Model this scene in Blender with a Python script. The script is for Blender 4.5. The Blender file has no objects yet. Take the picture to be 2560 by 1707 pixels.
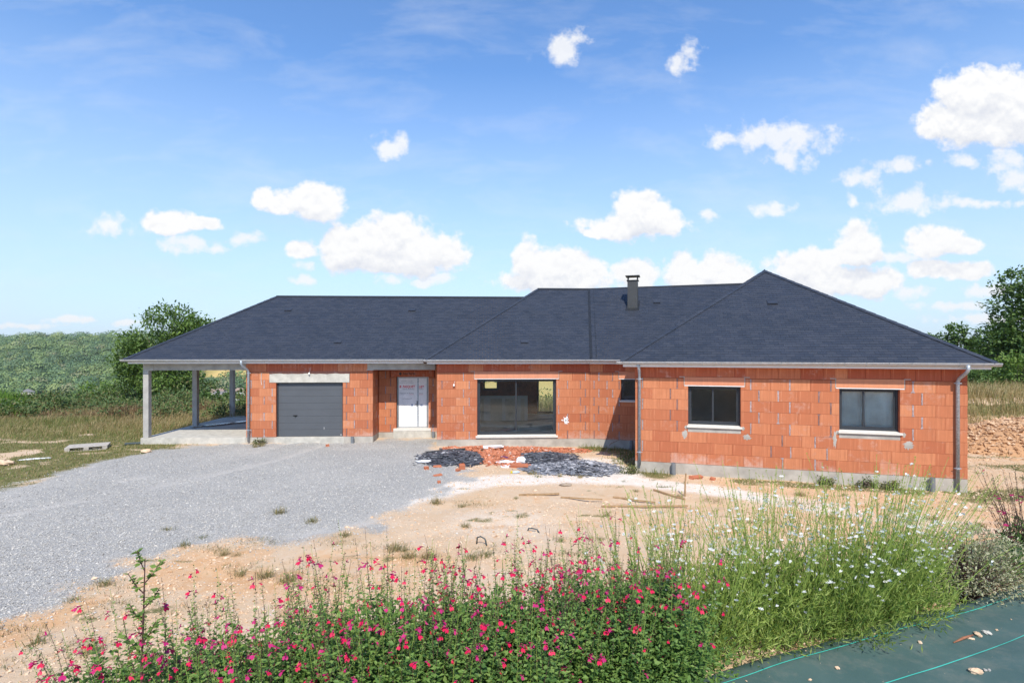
import bpy, math, random
import numpy as np
from mathutils import Matrix, Vector
R_ = math.radians
rng = np.random.default_rng(7)
random.seed(7)
sc = bpy.context.scene
COL = sc.collection

# ------------------------------------------------------------------ camera
CAM_Z = 3.22
cam_d = bpy.data.cameras.new('camera')
cam = bpy.data.objects.new('camera', cam_d)
COL.objects.link(cam)
cam.location = (0, 0, CAM_Z)
cam.rotation_euler = (R_(90), 0, 0)
cam_d.sensor_width = 36
cam_d.lens = 36 * 1350 / 2560
cam_d.shift_y = 26.5 / 2560
cam_d.clip_start = 0.05
cam_d.clip_end = 6000
sc.camera = cam
# ------------------------------------------------------------------ light
SUN_EL = 48.6
SUN_DX, SUN_DY = 0.055, -0.88           # towards the sun, per metre of height
SUN_STRENGTH = 4.2
SKY_STRENGTH = 0.14
sc.view_settings.view_transform = 'Standard'
sc.view_settings.look = 'None'
sc.view_settings.gamma = 1
sc.view_settings.use_curve_mapping = False
sc.view_settings.exposure = 0.38
sc.cycles.max_bounces = 8
sc.cycles.transparent_max_bounces = 24
sun_d = bpy.data.lights.new('sun', 'SUN')
sun = bpy.data.objects.new('sun', sun_d)
COL.objects.link(sun)
sun_d.energy = SUN_STRENGTH
sun_d.angle = R_(0.53)
sun_d.color = (1.0, 0.93, 0.81)
sun.location = (0, -30, 60)
sun.rotation_euler = Vector((SUN_DX, SUN_DY, 1.0)).to_track_quat('Z', 'Y').to_euler()


class NT:
    """small node-tree helper"""
    def __init__(s, tree):
        s.t = tree
        s.n = tree.nodes
        s.l = tree.links

    def node(s, kind, ins=None, **attrs):
        nd = s.n.new(kind)
        for k, v in attrs.items():
            setattr(nd, k, v)
        for k, v in (ins or {}).items():
            s.put(nd.inputs[k], v)
        return nd

    def put(s, sock, v):
        if isinstance(v, bpy.types.NodeSocket):
            s.l.new(v, sock)
        else:
            sock.default_value = v

    def math(s, op, a, b=0.0, c=None, clamp=False):
        nd = s.n.new('ShaderNodeMath')
        nd.operation = op
        nd.use_clamp = clamp
        s.put(nd.inputs[0], a)
        s.put(nd.inputs[1], b)
        if c is not None:
            s.put(nd.inputs[2], c)
        return nd.outputs[0]

    def vmath(s, op, a, b=None, c=None, out=0):
        nd = s.n.new('ShaderNodeVectorMath')
        nd.operation = op
        s.put(nd.inputs[0], a)
        if b is not None:
            s.put(nd.inputs[1], b)
        if c is not None:
            s.put(nd.inputs[2], c)
        return nd.outputs[out]

    def noise(s, vec, scale, detail=4, rough=0.55, dist=0.0):
        nd = s.node('ShaderNodeTexNoise', {'Scale': scale, 'Detail': detail, 'Roughness': rough, 'Distortion': dist})
        if vec is not None:
            s.put(nd.inputs['Vector'], vec)
        return nd.outputs['Fac']

    def remap(s, v, a, b, c=0.0, d=1.0, smooth=False):
        nd = s.node('ShaderNodeMapRange', {'Value': v, 'From Min': a, 'From Max': b, 'To Min': c, 'To Max': d})
        if smooth:
            nd.interpolation_type = 'SMOOTHSTEP'
        return nd.outputs[0]

    def mix(s, f, a, b, mode='MIX'):
        nd = s.n.new('ShaderNodeMix')
        nd.data_type = 'RGBA'
        nd.blend_type = mode
        s.put(nd.inputs[0], f)
        for sk, v in ((nd.inputs[6], a), (nd.inputs[7], b)):
            if isinstance(v, tuple) and len(v) == 3:
                v = v + (1,)
            s.put(sk, v)
        return nd.outputs[2]


# ------------------------------------------------------------------ sky
world = bpy.data.worlds.new('World')
sc.world = world
world.use_nodes = True
w = NT(world.node_tree)
w.n.clear()
sky = w.n.new('ShaderNodeTexSky')
sky.sky_type = 'NISHITA'
sky.sun_disc = False
sky.sun_elevation = R_(SUN_EL)
sky.sun_rotation = math.atan2(SUN_DX, SUN_DY)
sky.altitude = 100
sky.air_density = 1.0
sky.dust_density = 0.15
sky.ozone_density = 3.0
geo = w.n.new('ShaderNodeNewGeometry')
dirv = w.vmath('SCALE', geo.outputs['Incoming'], None)
dirv.node.inputs['Scale'].default_value = -1.0
sep = w.node('ShaderNodeSeparateXYZ', {0: dirv})
dx, dy, dz = sep.outputs
front = w.math('GREATER_THAN', dy, 0.08)
ysafe = w.math('MAXIMUM', dy, 0.08)
pu = w.math('DIVIDE', dx, ysafe)
pv = w.math('DIVIDE', dz, ysafe)
pp = w.node('ShaderNodeCombineXYZ', {0: pu, 1: pv, 2: 0.0}).outputs[0]
wn = w.node('ShaderNodeTexNoise', {'Vector': pp, 'Scale': 15.0, 'Detail': 3.0, 'Roughness': 0.6})
warp = w.vmath('SUBTRACT', wn.outputs['Color'], (0.5, 0.5, 0.5))
pw = w.vmath('MULTIPLY_ADD', warp, (0.050, 0.030, 0.0), pp)
# cumulus lobes by direction: (u, v, half width, half height); u = tan of azimuth, v = tan of elevation
CUM = [(-0.370, 0.279, .074, .042), (-0.462, 0.284, .034, .026), (-0.412, 0.272, .060, .022), (-0.633, 0.240, .060, .028), (-0.572, 0.236, .044, .016),
 (-0.290, 0.194, .098, .056), (-0.232, 0.207, .096, .060), (-0.172, 0.186, .112, .056), (-0.112, 0.178, .048, .026),
 (-0.215, 0.166, .150, .024), (-0.392, 0.189, .036, .022),
 (0.857, 0.478, .092, .066), (0.838, 0.424, .112, .056), (0.950, 0.450, .130, .096), (0.905, 0.408, .12, .030),
 (0.238, 0.262, .066, .048), (0.226, 0.236, .124, .032), (0.160, 0.223, .052, .014), (0.284, 0.238, .054, .032),
 (0.026, 0.166, .034, .052), (0.057, 0.158, .056, .050), (0.101, 0.154, .056, .052), (0.145, 0.146, .038, .034), (0.081, 0.130, .136, .024),
 (0.228, 0.140, .058, .036), (0.318, 0.148, .050, .044), (0.383, 0.152, .058, .044), (0.403, 0.142, .060, .034), (0.362, 0.128, .100, .016),
 (0.540, 0.156, .076, .044), (0.641, 0.200, .054, .046), (0.628, 0.178, .090, .020), (0.597, 0.130, .150, .034), (0.660, 0.128, .080, .036),
 (0.780, 0.206, .066, .034), (0.830, 0.194, .054, .022), (0.770, 0.156, .056, .022), (0.838, 0.152, .062, .022)]
WISP = [(-0.601, 0.201, .092, .026), (-0.492, 0.209, .064, .021), (-0.549, 0.194, .036, .018), (-0.740, 0.235, .072, .034),
 (-0.226, 0.378, .056, .034), (-0.380, 0.163, .034, .016), (-0.380, 0.131, .032, .016), (-0.222, 0.135, .052, .020), (-0.138, 0.138, .056, .020), (-0.160, 0.128, .036, .016),
 (0.098, 0.560, .066, .044), (0.128, 0.582, .036, .028), (0.310, 0.534, .034, .044), (0.330, 0.556, .030, .034), (0.500, 0.394, .160, .046), (0.512, 0.362, .062, .040), (0.395, 0.392, .048, .026),
 (0.720, 0.343, .078, .026), (0.637, 0.323, .068, .026), (0.838, 0.353, .044, .022), (0.923, 0.356, .080, .036), (0.935, 0.317, .058, .036),
 (0.734, 0.277, .108, .034), (0.860, 0.276, .160, .013), (0.482, 0.265, .064, .022), (0.355, 0.249, .032, .018), (0.631, 0.281, .020, .018),
 (0.482, 0.164, .026, .026), (0.705, 0.176, .070, .022), (0.82, 0.085, .12, .016), (0.86, 0.060, .14, .016), (0.74, 0.112, .07, .020), (-0.82, 0.060, .075, .012), (-0.70, 0.055, .06, .010),
 (-0.90, 0.048, .10, .010), (0.88, 0.115, .08, .02)]


def lobes(vec, arr):
    acc = None
    for (cu, cv, a, b) in arr:
        q = w.vmath('MULTIPLY_ADD', vec, (1 / a, 1 / b, 0), (-cu / a, -cv / b, 0))
        ln = w.vmath('LENGTH', q, out=1)
        acc = ln if acc is None else w.math('SMOOTH_MIN', acc, ln, 0.12)
    return acc


def lobe_density(vec, n_fine, k):
    d = w.math('SUBTRACT', 0.88, lobes(vec, CUM))
    return w.math('MULTIPLY_ADD', w.math('SUBTRACT', n_fine, 0.5), k, d)


n1 = w.noise(pp, 26.0, 9, 0.60)
n2 = w.noise(w.vmath('ADD', pp, (0.0, 0.009, 0.0)), 26.0, 9, 0.60)
dens = lobe_density(pw, n1, 1.2)
a_c = w.remap(dens, -0.10, 0.24, smooth=True)
dw = w.math('MULTIPLY_ADD', w.math('SUBTRACT', n1, 0.5), 2.3, w.math('SUBTRACT', 0.74, lobes(pw, WISP)))
a_w = w.remap(dw, -0.12, 0.62, 0.0, 0.86, smooth=True)
# thin cirrus veils
cmap = w.vmath('MULTIPLY', pp, (2.2, 7.0, 1.0))
cn = w.noise(cmap, 1.6, 7, 0.62, 0.3)
a_ci = w.remap(cn, 0.48, 0.80, 0.0, 0.26)
alpha_f = w.math('MAXIMUM', w.math('MAXIMUM', a_c, a_w), a_ci)
# the same kind of scattered cumulus all round the rest of the dome
up = w.math('MAXIMUM', dz, 0.03)
pl = w.node('ShaderNodeCombineXYZ', {0: w.math('DIVIDE', dx, w.math('ADD', up, 0.15)), 1: w.math('DIVIDE', dy, w.math('ADD', up, 0.15)), 2: 0.0}).outputs[0]
gn = w.noise(pl, 1.5, 9, 0.58)
a_g = w.remap(gn, 0.58, 0.68, smooth=True)
alpha = w.math('MULTIPLY', w.node('ShaderNodeMix', {0: front, 2: a_g, 3: alpha_f}).outputs[0], w.remap(dz, -0.01, 0.02))
# brightness: lit crowns, faintly lilac undersides
dn_up = w.math('SUBTRACT', 0.88, lobes(w.vmath('ADD', pw, (0.0, 0.040, 0.0)), CUM))
base = w.remap(w.math('SUBTRACT', w.math('SUBTRACT', dens, 0.0), dn_up), -0.75, 0.45, 0.0, 1.0)
lit = w.math('ADD', base, w.math('MULTIPLY', w.math('SUBTRACT', n1, n2), 2.2), clamp=True)
lit = w.math('MAXIMUM', lit, w.math('MULTIPLY', w.remap(w.math('SUBTRACT', a_w, a_c), 0.0, 0.3), 0.86))
ccol = w.mix(lit, (0.755, 0.785, 0.86), (1.0, 1.0, 1.0))
# pale air towards the horizon
sky_t = w.mix(1.0, sky.outputs[0], (0.92, 1.155, 1.36), 'MULTIPLY')
sky_c = w.mix(w.remap(dz, 0.0, 0.46, 0.93, 0.0), sky_t, (3.6, 4.35, 5.15))
bg1 = w.node('ShaderNodeBackground', {'Color': sky_c, 'Strength': SKY_STRENGTH})
bg2 = w.node('ShaderNodeBackground', {'Color': ccol, 'Strength': 0.78})
mx = w.node('ShaderNodeMixShader', {0: alpha, 1: bg1.outputs[0], 2: bg2.outputs[0]})
wo = w.node('ShaderNodeOutputWorld', {0: mx.outputs[0]})


# ------------------------------------------------------------------ numpy noise
def _hash(ix, iy, seed):
    h = (ix.astype(np.int64) * 374761393 + iy.astype(np.int64) * 668265263 + seed * 974634521) & 0x7fffffff
    h = ((h ^ (h >> 13)) * 1274126177) & 0x7fffffff
    return ((h ^ (h >> 16)) & 0xffff) / 65535.0


def vnoise(x, y, seed=0):
    ix, iy = np.floor(x), np.floor(y)
    fx, fy = x - ix, y - iy
    fx = fx * fx * (3 - 2 * fx)
    fy = fy * fy * (3 - 2 * fy)
    a, b = _hash(ix, iy, seed), _hash(ix + 1, iy, seed)
    c, d = _hash(ix, iy + 1, seed), _hash(ix + 1, iy + 1, seed)
    return (a * (1 - fx) + b * fx) * (1 - fy) + (c * (1 - fx) + d * fx) * fy


def fbm(x, y, seed=0, oct=4):
    s, a, t = 0, 0.5, 0
    for i in range(oct):
        s = s + a * vnoise(x * 2 ** i + 17.3 * i, y * 2 ** i - 9.1 * i, seed + i)
        t += a
        a *= 0.5
    return s / t


def sst(a, b, v):
    t = np.clip((v - a) / (b - a), 0, 1)
    return t * t * (3 - 2 * t)


# ------------------------------------------------------------------ terrain
BN = (-0.371, 0.928)                      # across the flower bed, away from the camera
BD = (0.928, 0.371)


def bed_t(x, y):
    return (x - 0.9) * BN[0] + (y - 2.64) * BN[1]


def seg_dist(px, py, pts):
    best = np.full(px.shape, 1e9)
    for (x1, y1), (x2, y2) in zip(pts[:-1], pts[1:]):
        dx_, dy_ = x2 - x1, y2 - y1
        t = np.clip(((px - x1) * dx_ + (py - y1) * dy_) / (dx_ * dx_ + dy_ * dy_ + 1e-9), 0, 1)
        best = np.minimum(best, np.hypot(px - x1 - t * dx_, py - y1 - t * dy_))
    return best


TRACK = [(-15.5, 7.6), (-12.0, 11.0), (-9.6, 14.5), (-8.3, 17.5), (-7.75, 20.2)]
TRACK2 = [(-4.5, 9.0), (-1.0, 11.6), (2.0, 12.2), (6.0, 11.6), (10.0, 10.6), (16, 11.5)]


def track_w(x, y):
    """wheel tracks: along the drive to the garage and across the yard"""
    d = np.minimum(np.abs(seg_dist(x, y, TRACK) - .75), np.abs(seg_dist(x, y, TRACK2) - .7))
    return np.exp(-(d / .20) ** 2) * sst(.28, .55, fbm(x * .9, y * .9, 35, 3))


def height(x, y):
    x = np.asarray(x, float)
    y = np.asarray(y, float)
    h = -0.23 - 0.10 * sst(-4, 5, x) + 0.05 * (fbm(x * .35, y * .35, 3) - .5) * (1 - sst(8, 30, np.abs(x)) * .3)
    h = h + 0.022 * (fbm(x * 1.7, y * 1.7, 5) - .5)
    h = h - .035 * track_w(x, y) + .03 * (fbm(x * 3.1, y * 3.1, 6, 3) - .5) * sst(3, 6, y)
    # left meadow: uneven, a little lower towards the rim
    m = sst(-12.5, -16, x)
    h = h + m * (0.25 * (fbm(x * .25, y * .25, 8) - .5))
    # valley behind
    az = x / np.maximum(y, 5)
    left = sst(-.18, -.42, az)
    h = h - 13 * sst(31, 110, y) * (1 - left) - 32 * sst(29, 190, y) * left
    # facing slopes
    h = h + 19 * sst(112, 360, y) * (1 - left)
    top = 47 + 7 * (fbm(x * .006, y * .004 + 3, 11) - .5) - 9 * sst(-.80, -1.05, az)
    h = h + left * top * sst(400, 690, y)
    # right-hand bank
    h = h + 1.35 * sst(22.5, 26.5, y) * sst(15.5, 18.5, x) * (1 - sst(60, 110, y))
    # raised planting bed the camera stands on
    t = bed_t(x, y) + 0.12 * (fbm(x * .9, y * .9, 21) - .5)
    k = 1 - sst(0.55, 2.9, t)
    return h * (1 - k) + (1.60 + 0.05 * (fbm(x * 1.1, y * 1.1, 31) - .5)) * k


def in_poly(px, py, poly):
    inside = np.zeros(px.shape, bool)
    n = len(poly)
    for i in range(n):
        x1, y1 = poly[i]
        x2, y2 = poly[(i + 1) % n]
        if y1 == y2:
            continue
        c = ((y1 > py) != (y2 > py)) & (px < (x2 - x1) * (py - y1) / (y2 - y1) + x1)
        inside ^= c
    return inside


GRAVEL = [(-12.9, 12.0), (-12.6, 14.0), (-12.9, 16.6), (-12.3, 18.9), (-11.6, 20.1), (-9.9, 20.25), (-5.3, 20.55), (-4.9, 21.3), (-2.9, 21.4), (-2.75, 19.4), (-2.5, 17.4), (-1.3, 15.8),
          (-1.2, 14.9), (-2.0, 13.4), (-2.55, 11.5), (-2.75, 10.7), (-4.0, 10.2), (-5.5, 10.1), (-5.8, 9.5), (-6.4, 9.0), (-6.35, 7.7), (-6.9, 7.1), (-9, 6.4), (-16, 6.0), (-16, 9.5)]
CHALK = [(-2.7, 12.4), (-1.9, 13.6), (-0.55, 14.7), (1.5, 15.1), (3.3, 14.9), (5.3, 13.8), (7.2, 12.3), (8.9, 11.2), (11.5, 10.3)]


def gravel_w(x, y):
    edge = seg_dist(x, y, GRAVEL + GRAVEL[:1])
    sd = np.where(in_poly(x, y, GRAVEL), edge, -edge)
    return sst(-.75, .55, sd + 1.5 * (fbm(x * 1.9, y * 1.9, 41, 6) - .5))


def grass_w(x, y):
    g = sst(-11.6, -13.6, x + 1.6 * (fbm(x * .3, y * .3, 52) - .5) - 0.25 * np.clip(y - 16, -4, 3)) * sst(9, 12, y)
    patch = sst(.46, .60, fbm(x * .55, y * .8, 55, 5))
    bare = sst(.60, .52, fbm(x * .8 + 5, y * 1.1, 57, 5))
    g = g * np.maximum(bare, .15) * np.clip(.35 + patch + sst(21, 24, y), 0, 1)
    # strips along the plinths and behind the wing
    g = np.maximum(g, sst(-11.8, -13.2, x + .8 * (fbm(x * .6, y * .6, 58) - .5)) * sst(.36, .5, fbm(x * .9, y * 1.3, 59, 5)) * sst(11, 14, y))
    s1 = np.exp(-(seg_dist(x, y, [(2.9, 19.7), (4.2, 19.3), (4.0, 17.2), (4.2, 15.6)]) / .55) ** 2)
    s2 = np.exp(-(seg_dist(x, y, [(6.3, 14.75), (8.2, 14.25), (11.0, 13.5), (13.0, 13.6)]) / .38) ** 2)
    s3 = .8 * np.exp(-(seg_dist(x, y, [(11.2, 12.9), (13.5, 13.6)]) / .5) ** 2)
    s4 = .7 * np.exp(-(seg_dist(x, y, [(-12.6, 17.2), (-12.0, 19.2), (-13.5, 18.5), (-15.5, 17.0), (-15, 14)]) / .6) ** 2)
    sp = (fbm(x * 2.2, y * 2.2, 61, 4))
    g = np.maximum(g, np.clip((s1 + s2 + s3 + s4), 0, 1) * sst(.34, .56, sp + .18))
    # thin weedy speckle on the bare earth
    g = np.maximum(g, .65 * sst(.66, .78, fbm(x * 1.5 + 9, y * 2.4, 63, 4)) * sst(3.2, 5, y))
    g = np.maximum(g, sst(12.5, 16, x) * sst(.40, .62, fbm(x * .5, y * 1.2, 66, 4)) * .85)
    far = sst(27, 33, y)
    return np.maximum(g, far)


def grid_axis(lo, hi, a, b, step, grow=1.16):
    mid = list(np.arange(a, b + 1e-6, step))
    l, s = [], step
    v = a
    while v > lo:
        s *= grow
        v -= s
        l.append(v)
    r, s = [], step
    v = b
    while v < hi:
        s *= grow
        v += s
        r.append(v)
    return np.array(l[::-1] + mid + r)


def mesh_np(name, verts, faces, smooth=False, mats=None, midx=None):
    """mesh from arrays; faces (M,k) or a list of such arrays"""
    me = bpy.data.meshes.new(name)
    verts = np.asarray(verts, np.float32)
    if not isinstance(faces, list):
        faces = [faces]
    faces = [np.asarray(f, np.int32) for f in faces if len(f)]
    me.vertices.add(len(verts))
    me.vertices.foreach_set('co', verts.ravel())
    loops = np.concatenate([f.ravel() for f in faces])
    tot = np.concatenate([np.full(len(f), f.shape[1], np.int32) for f in faces])
    start = np.concatenate([[0], np.cumsum(tot)[:-1]]).astype(np.int32)
    me.loops.add(len(loops))
    me.loops.foreach_set('vertex_index', loops)
    me.polygons.add(len(tot))
    me.polygons.foreach_set('loop_start', start)
    me.polygons.foreach_set('loop_total', tot)
    if midx is not None:
        me.polygons.foreach_set('material_index', np.asarray(midx, np.int32))
    me.polygons.foreach_set('use_smooth', np.full(len(tot), smooth))
    for m in mats or []:
        me.materials.append(m)
    me.update(calc_edges=True)
    return me


def link(name, me, parent=None, loc=(0, 0, 0), rot=None, label=None, cat=None, group=None, kind=None):
    o = bpy.data.objects.new(name, me)
    COL.objects.link(o)
    o.location = loc
    if rot is not None:
        if isinstance(rot, Matrix):
            o.matrix_basis = Matrix.Translation(loc) @ rot.to_4x4()
        else:
            o.rotation_euler = rot
    if parent:
        o.parent = parent
    for k, v in (('label', label), ('category', cat), ('group', group), ('kind', kind)):
        if v:
            o[k] = v
    return o


def thing(name, label, cat, loc, rotz=0.0, group=None):
    o = link(name, None, None, loc, (0, 0, rotz), label, cat, group)
    o.empty_display_size = 0.2
    return o


# ------------------------------------------------------------------ materials
def material(name):
    m = bpy.data.materials.new(name)
    m.use_nodes = True
    t = NT(m.node_tree)
    t.n.clear()
    return m, t


def finish(t, surf, bump=None):
    t.node('ShaderNodeOutputMaterial', {0: surf})


def principled(t, col, rough=.7, metal=0.0, spec=.5, normal=None, **kw):
    ins = {'Base Color': col + (1,) if isinstance(col, tuple) and len(col) == 3 else col, 'Roughness': rough, 'Metallic': metal, 'Specular IOR Level': spec}
    if normal is not None:
        ins['Normal'] = normal
    ins.update(kw)
    return t.node('ShaderNodeBsdfPrincipled', ins).outputs[0]


def bump(t, h, strength=.4, dist=.01):
    return t.node('ShaderNodeBump', {'Height': h, 'Strength': strength, 'Distance': dist}).outputs[0]


def pos(t):
    return t.node('ShaderNodeNewGeometry').outputs['Position']


def rnd_island(t):
    return t.node('ShaderNodeNewGeometry').outputs['Random Per Island']


def simple(name, col, rough=.7, metal=0.0, spec=.4, var=.18, scale=6.0, bumps=.15, bscale=60.0, detail=5):
    """a plain real-world colour with uneven tone, dirt and fine relief"""
    m, t = material(name)
    p = pos(t)
    n = t.noise(p, scale, detail, .6)
    c = t.mix(t.remap(n, .3, .7), tuple(v * (1 - var) for v in col), tuple(min(1, v * (1 + var)) for v in col))
    nb = t.noise(p, bscale, 4, .6)
    finish(t, principled(t, c, t.remap(nb, .2, .8, max(.05, rough - .1), min(1, rough + .1)), metal, spec, bump(t, nb, bumps, .005)))
    return m


def leafy(name, cols, trans=.30, rough=.55, per_obj=False):
    """leaf colour varied leaf by leaf, partly translucent"""
    m, t = material(name)
    r = rnd_island(t)
    ramp = t.n.new('ShaderNodeValToRGB')
    el = ramp.color_ramp.elements
    el[0].position, el[0].color = 0.0, cols[0] + (1,)
    el[1].position, el[1].color = 1.0, cols[-1] + (1,)
    for i, c in enumerate(cols[1:-1]):
        e = el.new((i + 1) / (len(cols) - 1))
        e.color = c + (1,)
    t.put(ramp.inputs[0], r)
    c = ramp.outputs[0]
    big = t.noise(pos(t), .9, 2, .5)
    c = t.mix(t.remap(big, .35, .65, 0, .35), c, cols[0])
    d = principled(t, c, rough, 0, .35)
    tr = t.node('ShaderNodeBsdfTranslucent', {0: t.mix(.5, c, (1.0, 1.0, .25), 'MULTIPLY')}).outputs[0]
    finish(t, t.node('ShaderNodeMixShader', {0: trans, 1: d, 2: tr}).outputs[0])
    return m


def brick_mat(name, col, col2, groove=True, pale=1.0):
    m, t = material(name)
    tc = t.node('ShaderNodeTexCoord').outputs['Object']
    p = pos(t)
    sx = t.node('ShaderNodeSeparateXYZ', {0: tc}).outputs[0]
    oi = t.node('ShaderNodeObjectInfo').outputs['Random']
    ri = rnd_island(t)
    r = t.math('FRACT', t.math('MULTIPLY_ADD', oi, 7.13, ri))
    c = t.mix(r, col, col2)
    r4 = t.math('FRACT', t.math('MULTIPLY', r, 23.9))
    c = t.mix(t.remap(r4, .72, 1.0, 0, .5), c, (.38, .092, .045))
    r2 = t.math('FRACT', t.math('MULTIPLY', r, 13.7))
    c = t.mix(t.remap(r2, .55, 1.0, 0, .8), c, (.64, .27, .135))
    n = t.noise(p, 5.0, 5, .62)
    c = t.mix(t.remap(n, .35, .7, 0, .38), c, tuple(v * .72 for v in col))
    # lime bloom: some blocks carry it as a cloudy white film
    r3 = t.math('FRACT', t.math('MULTIPLY', r, 31.1))
    nb = t.noise(p, 5.0, 8, .72)
    zlow = t.node('ShaderNodeSeparateXYZ', {0: p}).outputs[2]
    bias = t.remap(zlow, .0, .34, .25, 0.0)
    lime = t.remap(t.math('ADD', nb, t.math('MULTIPLY_ADD', r3, .26, bias)), .75, 1.0, 0, .62 * pale)
    c = t.mix(lime, c, (.66, .50, .44))
    nf = t.noise(p, 90.0, 3, .6)
    stv = t.noise(t.vmath('MULTIPLY', tc, (26.0, 1.0, 1.1)), 1.0, 4, .6)
    c = t.mix(t.remap(stv, .32, .5, .42, 0), c, tuple(v * .66 for v in col))
    c = t.mix(t.remap(stv, .56, .72, 0, .45), c, (.70, .33, .19))
    hgt = nf
    if groove:
        ph = t.math('SINE', t.math('MULTIPLY', sx, 2 * math.pi / .021))
        gr = t.remap(ph, -1.0, -.35, 0, 1)
        c = t.mix(t.math('MULTIPLY', t.math('SUBTRACT', 1.0, gr), .30), c, tuple(v * .45 for v in col))
        hgt = t.math('MULTIPLY_ADD', gr, 1.4, nf)
    finish(t, principled(t, c, .82, 0, .25, bump(t, hgt, .35, .004)))
    return m


M = {}
M['brick'] = brick_mat('terracotta_block', (.535, .198, .096), (.43, .136, .066), True, .75)
M['brick_smooth'] = brick_mat('terracotta_u_block', (.46, .125, .062), (.40, .10, .052), False, 1.0)
M['lintel'] = brick_mat('terracotta_lintel', (.68, .30, .18), (.66, .28, .165), True, .5)
M['core'] = simple('wall_core', (.36, .095, .045), .9, var=.3)
M['mortar'] = simple('lilac_mortar', (.335, .28, .29), .9, var=.35, scale=14, bumps=.6, bscale=70)
M['mortar_dark'] = simple('dark_mortar', (.22, .145, .14), .9, var=.3, scale=14, bumps=.5)
M['concrete'] = simple('grey_concrete', (.36, .345, .315), .88, var=.22, scale=3, bumps=.35, bscale=45)
M['concrete_light'] = simple('pale_concrete', (.47, .45, .40), .88, var=.2, scale=4, bumps=.3, bscale=45)
M['post'] = simple('post_concrete', (.38, .365, .345), .85, var=.14, scale=3, bumps=.3, bscale=40)
M['render'] = simple('plinth_render', (.40, .37, .325), .9, var=.25, scale=2.2, bumps=.5, bscale=35)
M['sill'] = simple('pale_sill', (.62, .60, .55), .7, var=.07, scale=8)
M['white'] = simple('white_paint', (.78, .78, .79), .45, var=.04)
M['plaster'] = simple('plasterboard', (.62, .59, .54), .9, var=.12, scale=1.5)
M['filler'] = simple('joint_filler', (.66, .63, .57), .9, var=.1)
M['zinc'] = simple('zinc', (.46, .47, .48), .42, .35, .5, var=.14, scale=9, bumps=.1)
M['galv'] = simple('galvanised_pipe', (.40, .45, .50), .40, .35, .5, var=.35, scale=24, bumps=.1)
M['anthracite'] = simple('anthracite_aluminium', (.030, .036, .044), .38, 0, .5, var=.1)
M['garage'] = simple('anthracite_steel_door', (.082, .090, .102), .5, 0, .45, var=.07, scale=1.5, bumps=.25, bscale=160)
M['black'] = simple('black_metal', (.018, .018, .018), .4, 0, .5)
M['flue'] = simple('dark_flue_steel', (.055, .057, .058), .45, .3, .5, var=.1)
M['lead'] = simple('dark_zinc_strip', (.020, .023, .028), .5, .3, .5, var=.15)
M['pvc'] = simple('grey_pvc', (.17, .185, .20), .5, 0, .4, var=.08)
M['wood'] = simple('weathered_batten', (.36, .235, .125), .85, var=.3, scale=12, bumps=.4)
M['pallet'] = simple('grey_pallet_wood', (.42, .385, .34), .85, var=.25, scale=10, bumps=.4)
M['old_wood'] = simple('grey_stick', (.30, .24, .18), .9, var=.3, scale=10, bumps=.4)
M['plastic_white'] = simple('white_sack', (.74, .75, .76), .6, var=.08, bumps=.5, bscale=25)
M['yellow'] = simple('yellow_plastic', (.62, .52, .03), .45)
M['purple'] = simple('purple_plastic', (.10, .03, .10), .45)
M['bottle'] = simple('pale_blue_plastic', (.45, .55, .70), .3)
M['hose'] = simple('dark_hose', (.045, .065, .07), .5)
M['sheet'] = simple('steel_sheet', (.74, .80, .90), .22, 1.0, .5, var=.1)
M['rust'] = simple('rust_brown_bark', (.26, .11, .06), .85, var=.3, scale=30)
M['bark'] = simple('bark', (.13, .105, .08), .95, var=.35, scale=5, bumps=.8, bscale=14)
M['stem_dark'] = simple('dark_red_stem', (.075, .035, .032), .7, var=.3)
M['stem_green'] = simple('green_stem', (.23, .32, .065), .6, var=.3)
M['house_wall'] = simple('cream_house_wall', (.68, .60, .50), .9, var=.1, scale=.4)
M['house_roof'] = simple('grey_house_roof', (.20, .19, .19), .8, var=.15, scale=.5)
M['house_roof2'] = simple('brown_house_roof', (.26, .19, .15), .8, var=.15, scale=.5)
M['blind'] = simple('grey_film', (.60, .64, .64), .75, var=.2, scale=2.2)
M['lamp'] = simple('white_lamp_holder', (.80, .80, .80), .3, var=.02)
M['wire'] = simple('white_wire', (.70, .66, .62), .5)
M['floor'] = simple('screed', (.66, .66, .62), .8, var=.3, scale=1.2)

m, t = material('glass_pane')
gl = t.node('ShaderNodeBsdfGlossy', {'Roughness': .0, 'Color': (.9, .95, 1, 1)}).outputs[0]
tr = t.node('ShaderNodeBsdfTransparent', {0: (.95, .98, .97, 1)}).outputs[0]
lw = t.node('ShaderNodeFresnel', {'IOR': 1.55}).outputs[0]
finish(t, t.node('ShaderNodeMixShader', {0: t.math('MULTIPLY', lw, 1.1, clamp=True), 1: tr, 2: gl}).outputs[0])
M['glass'] = m

m, t = material('slate')
p = pos(t)
oi = t.node('ShaderNodeObjectInfo').outputs['Random']
r = t.math('FRACT', t.math('MULTIPLY_ADD', oi, 5.71, rnd_island(t)))
c = t.mix(r, (.025, .0305, .043), (.031, .0375, .053))
n = t.noise(p, 1.1, 4, .6)
c = t.mix(t.remap(n, .35, .7, 0, .4), c, (.038, .046, .068))
sp = t.noise(p, 26.0, 3, .7)
c = t.mix(t.remap(sp, .74, .80, 0, .5), c, (.26, .27, .28))
n2_ = t.noise(p, 60.0, 4, .6)
finish(t, principled(t, c, t.remap(r, 0, 1, .42, .62), 0, .42, bump(t, n2_, .3, .003)))
M['slate'] = m

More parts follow.
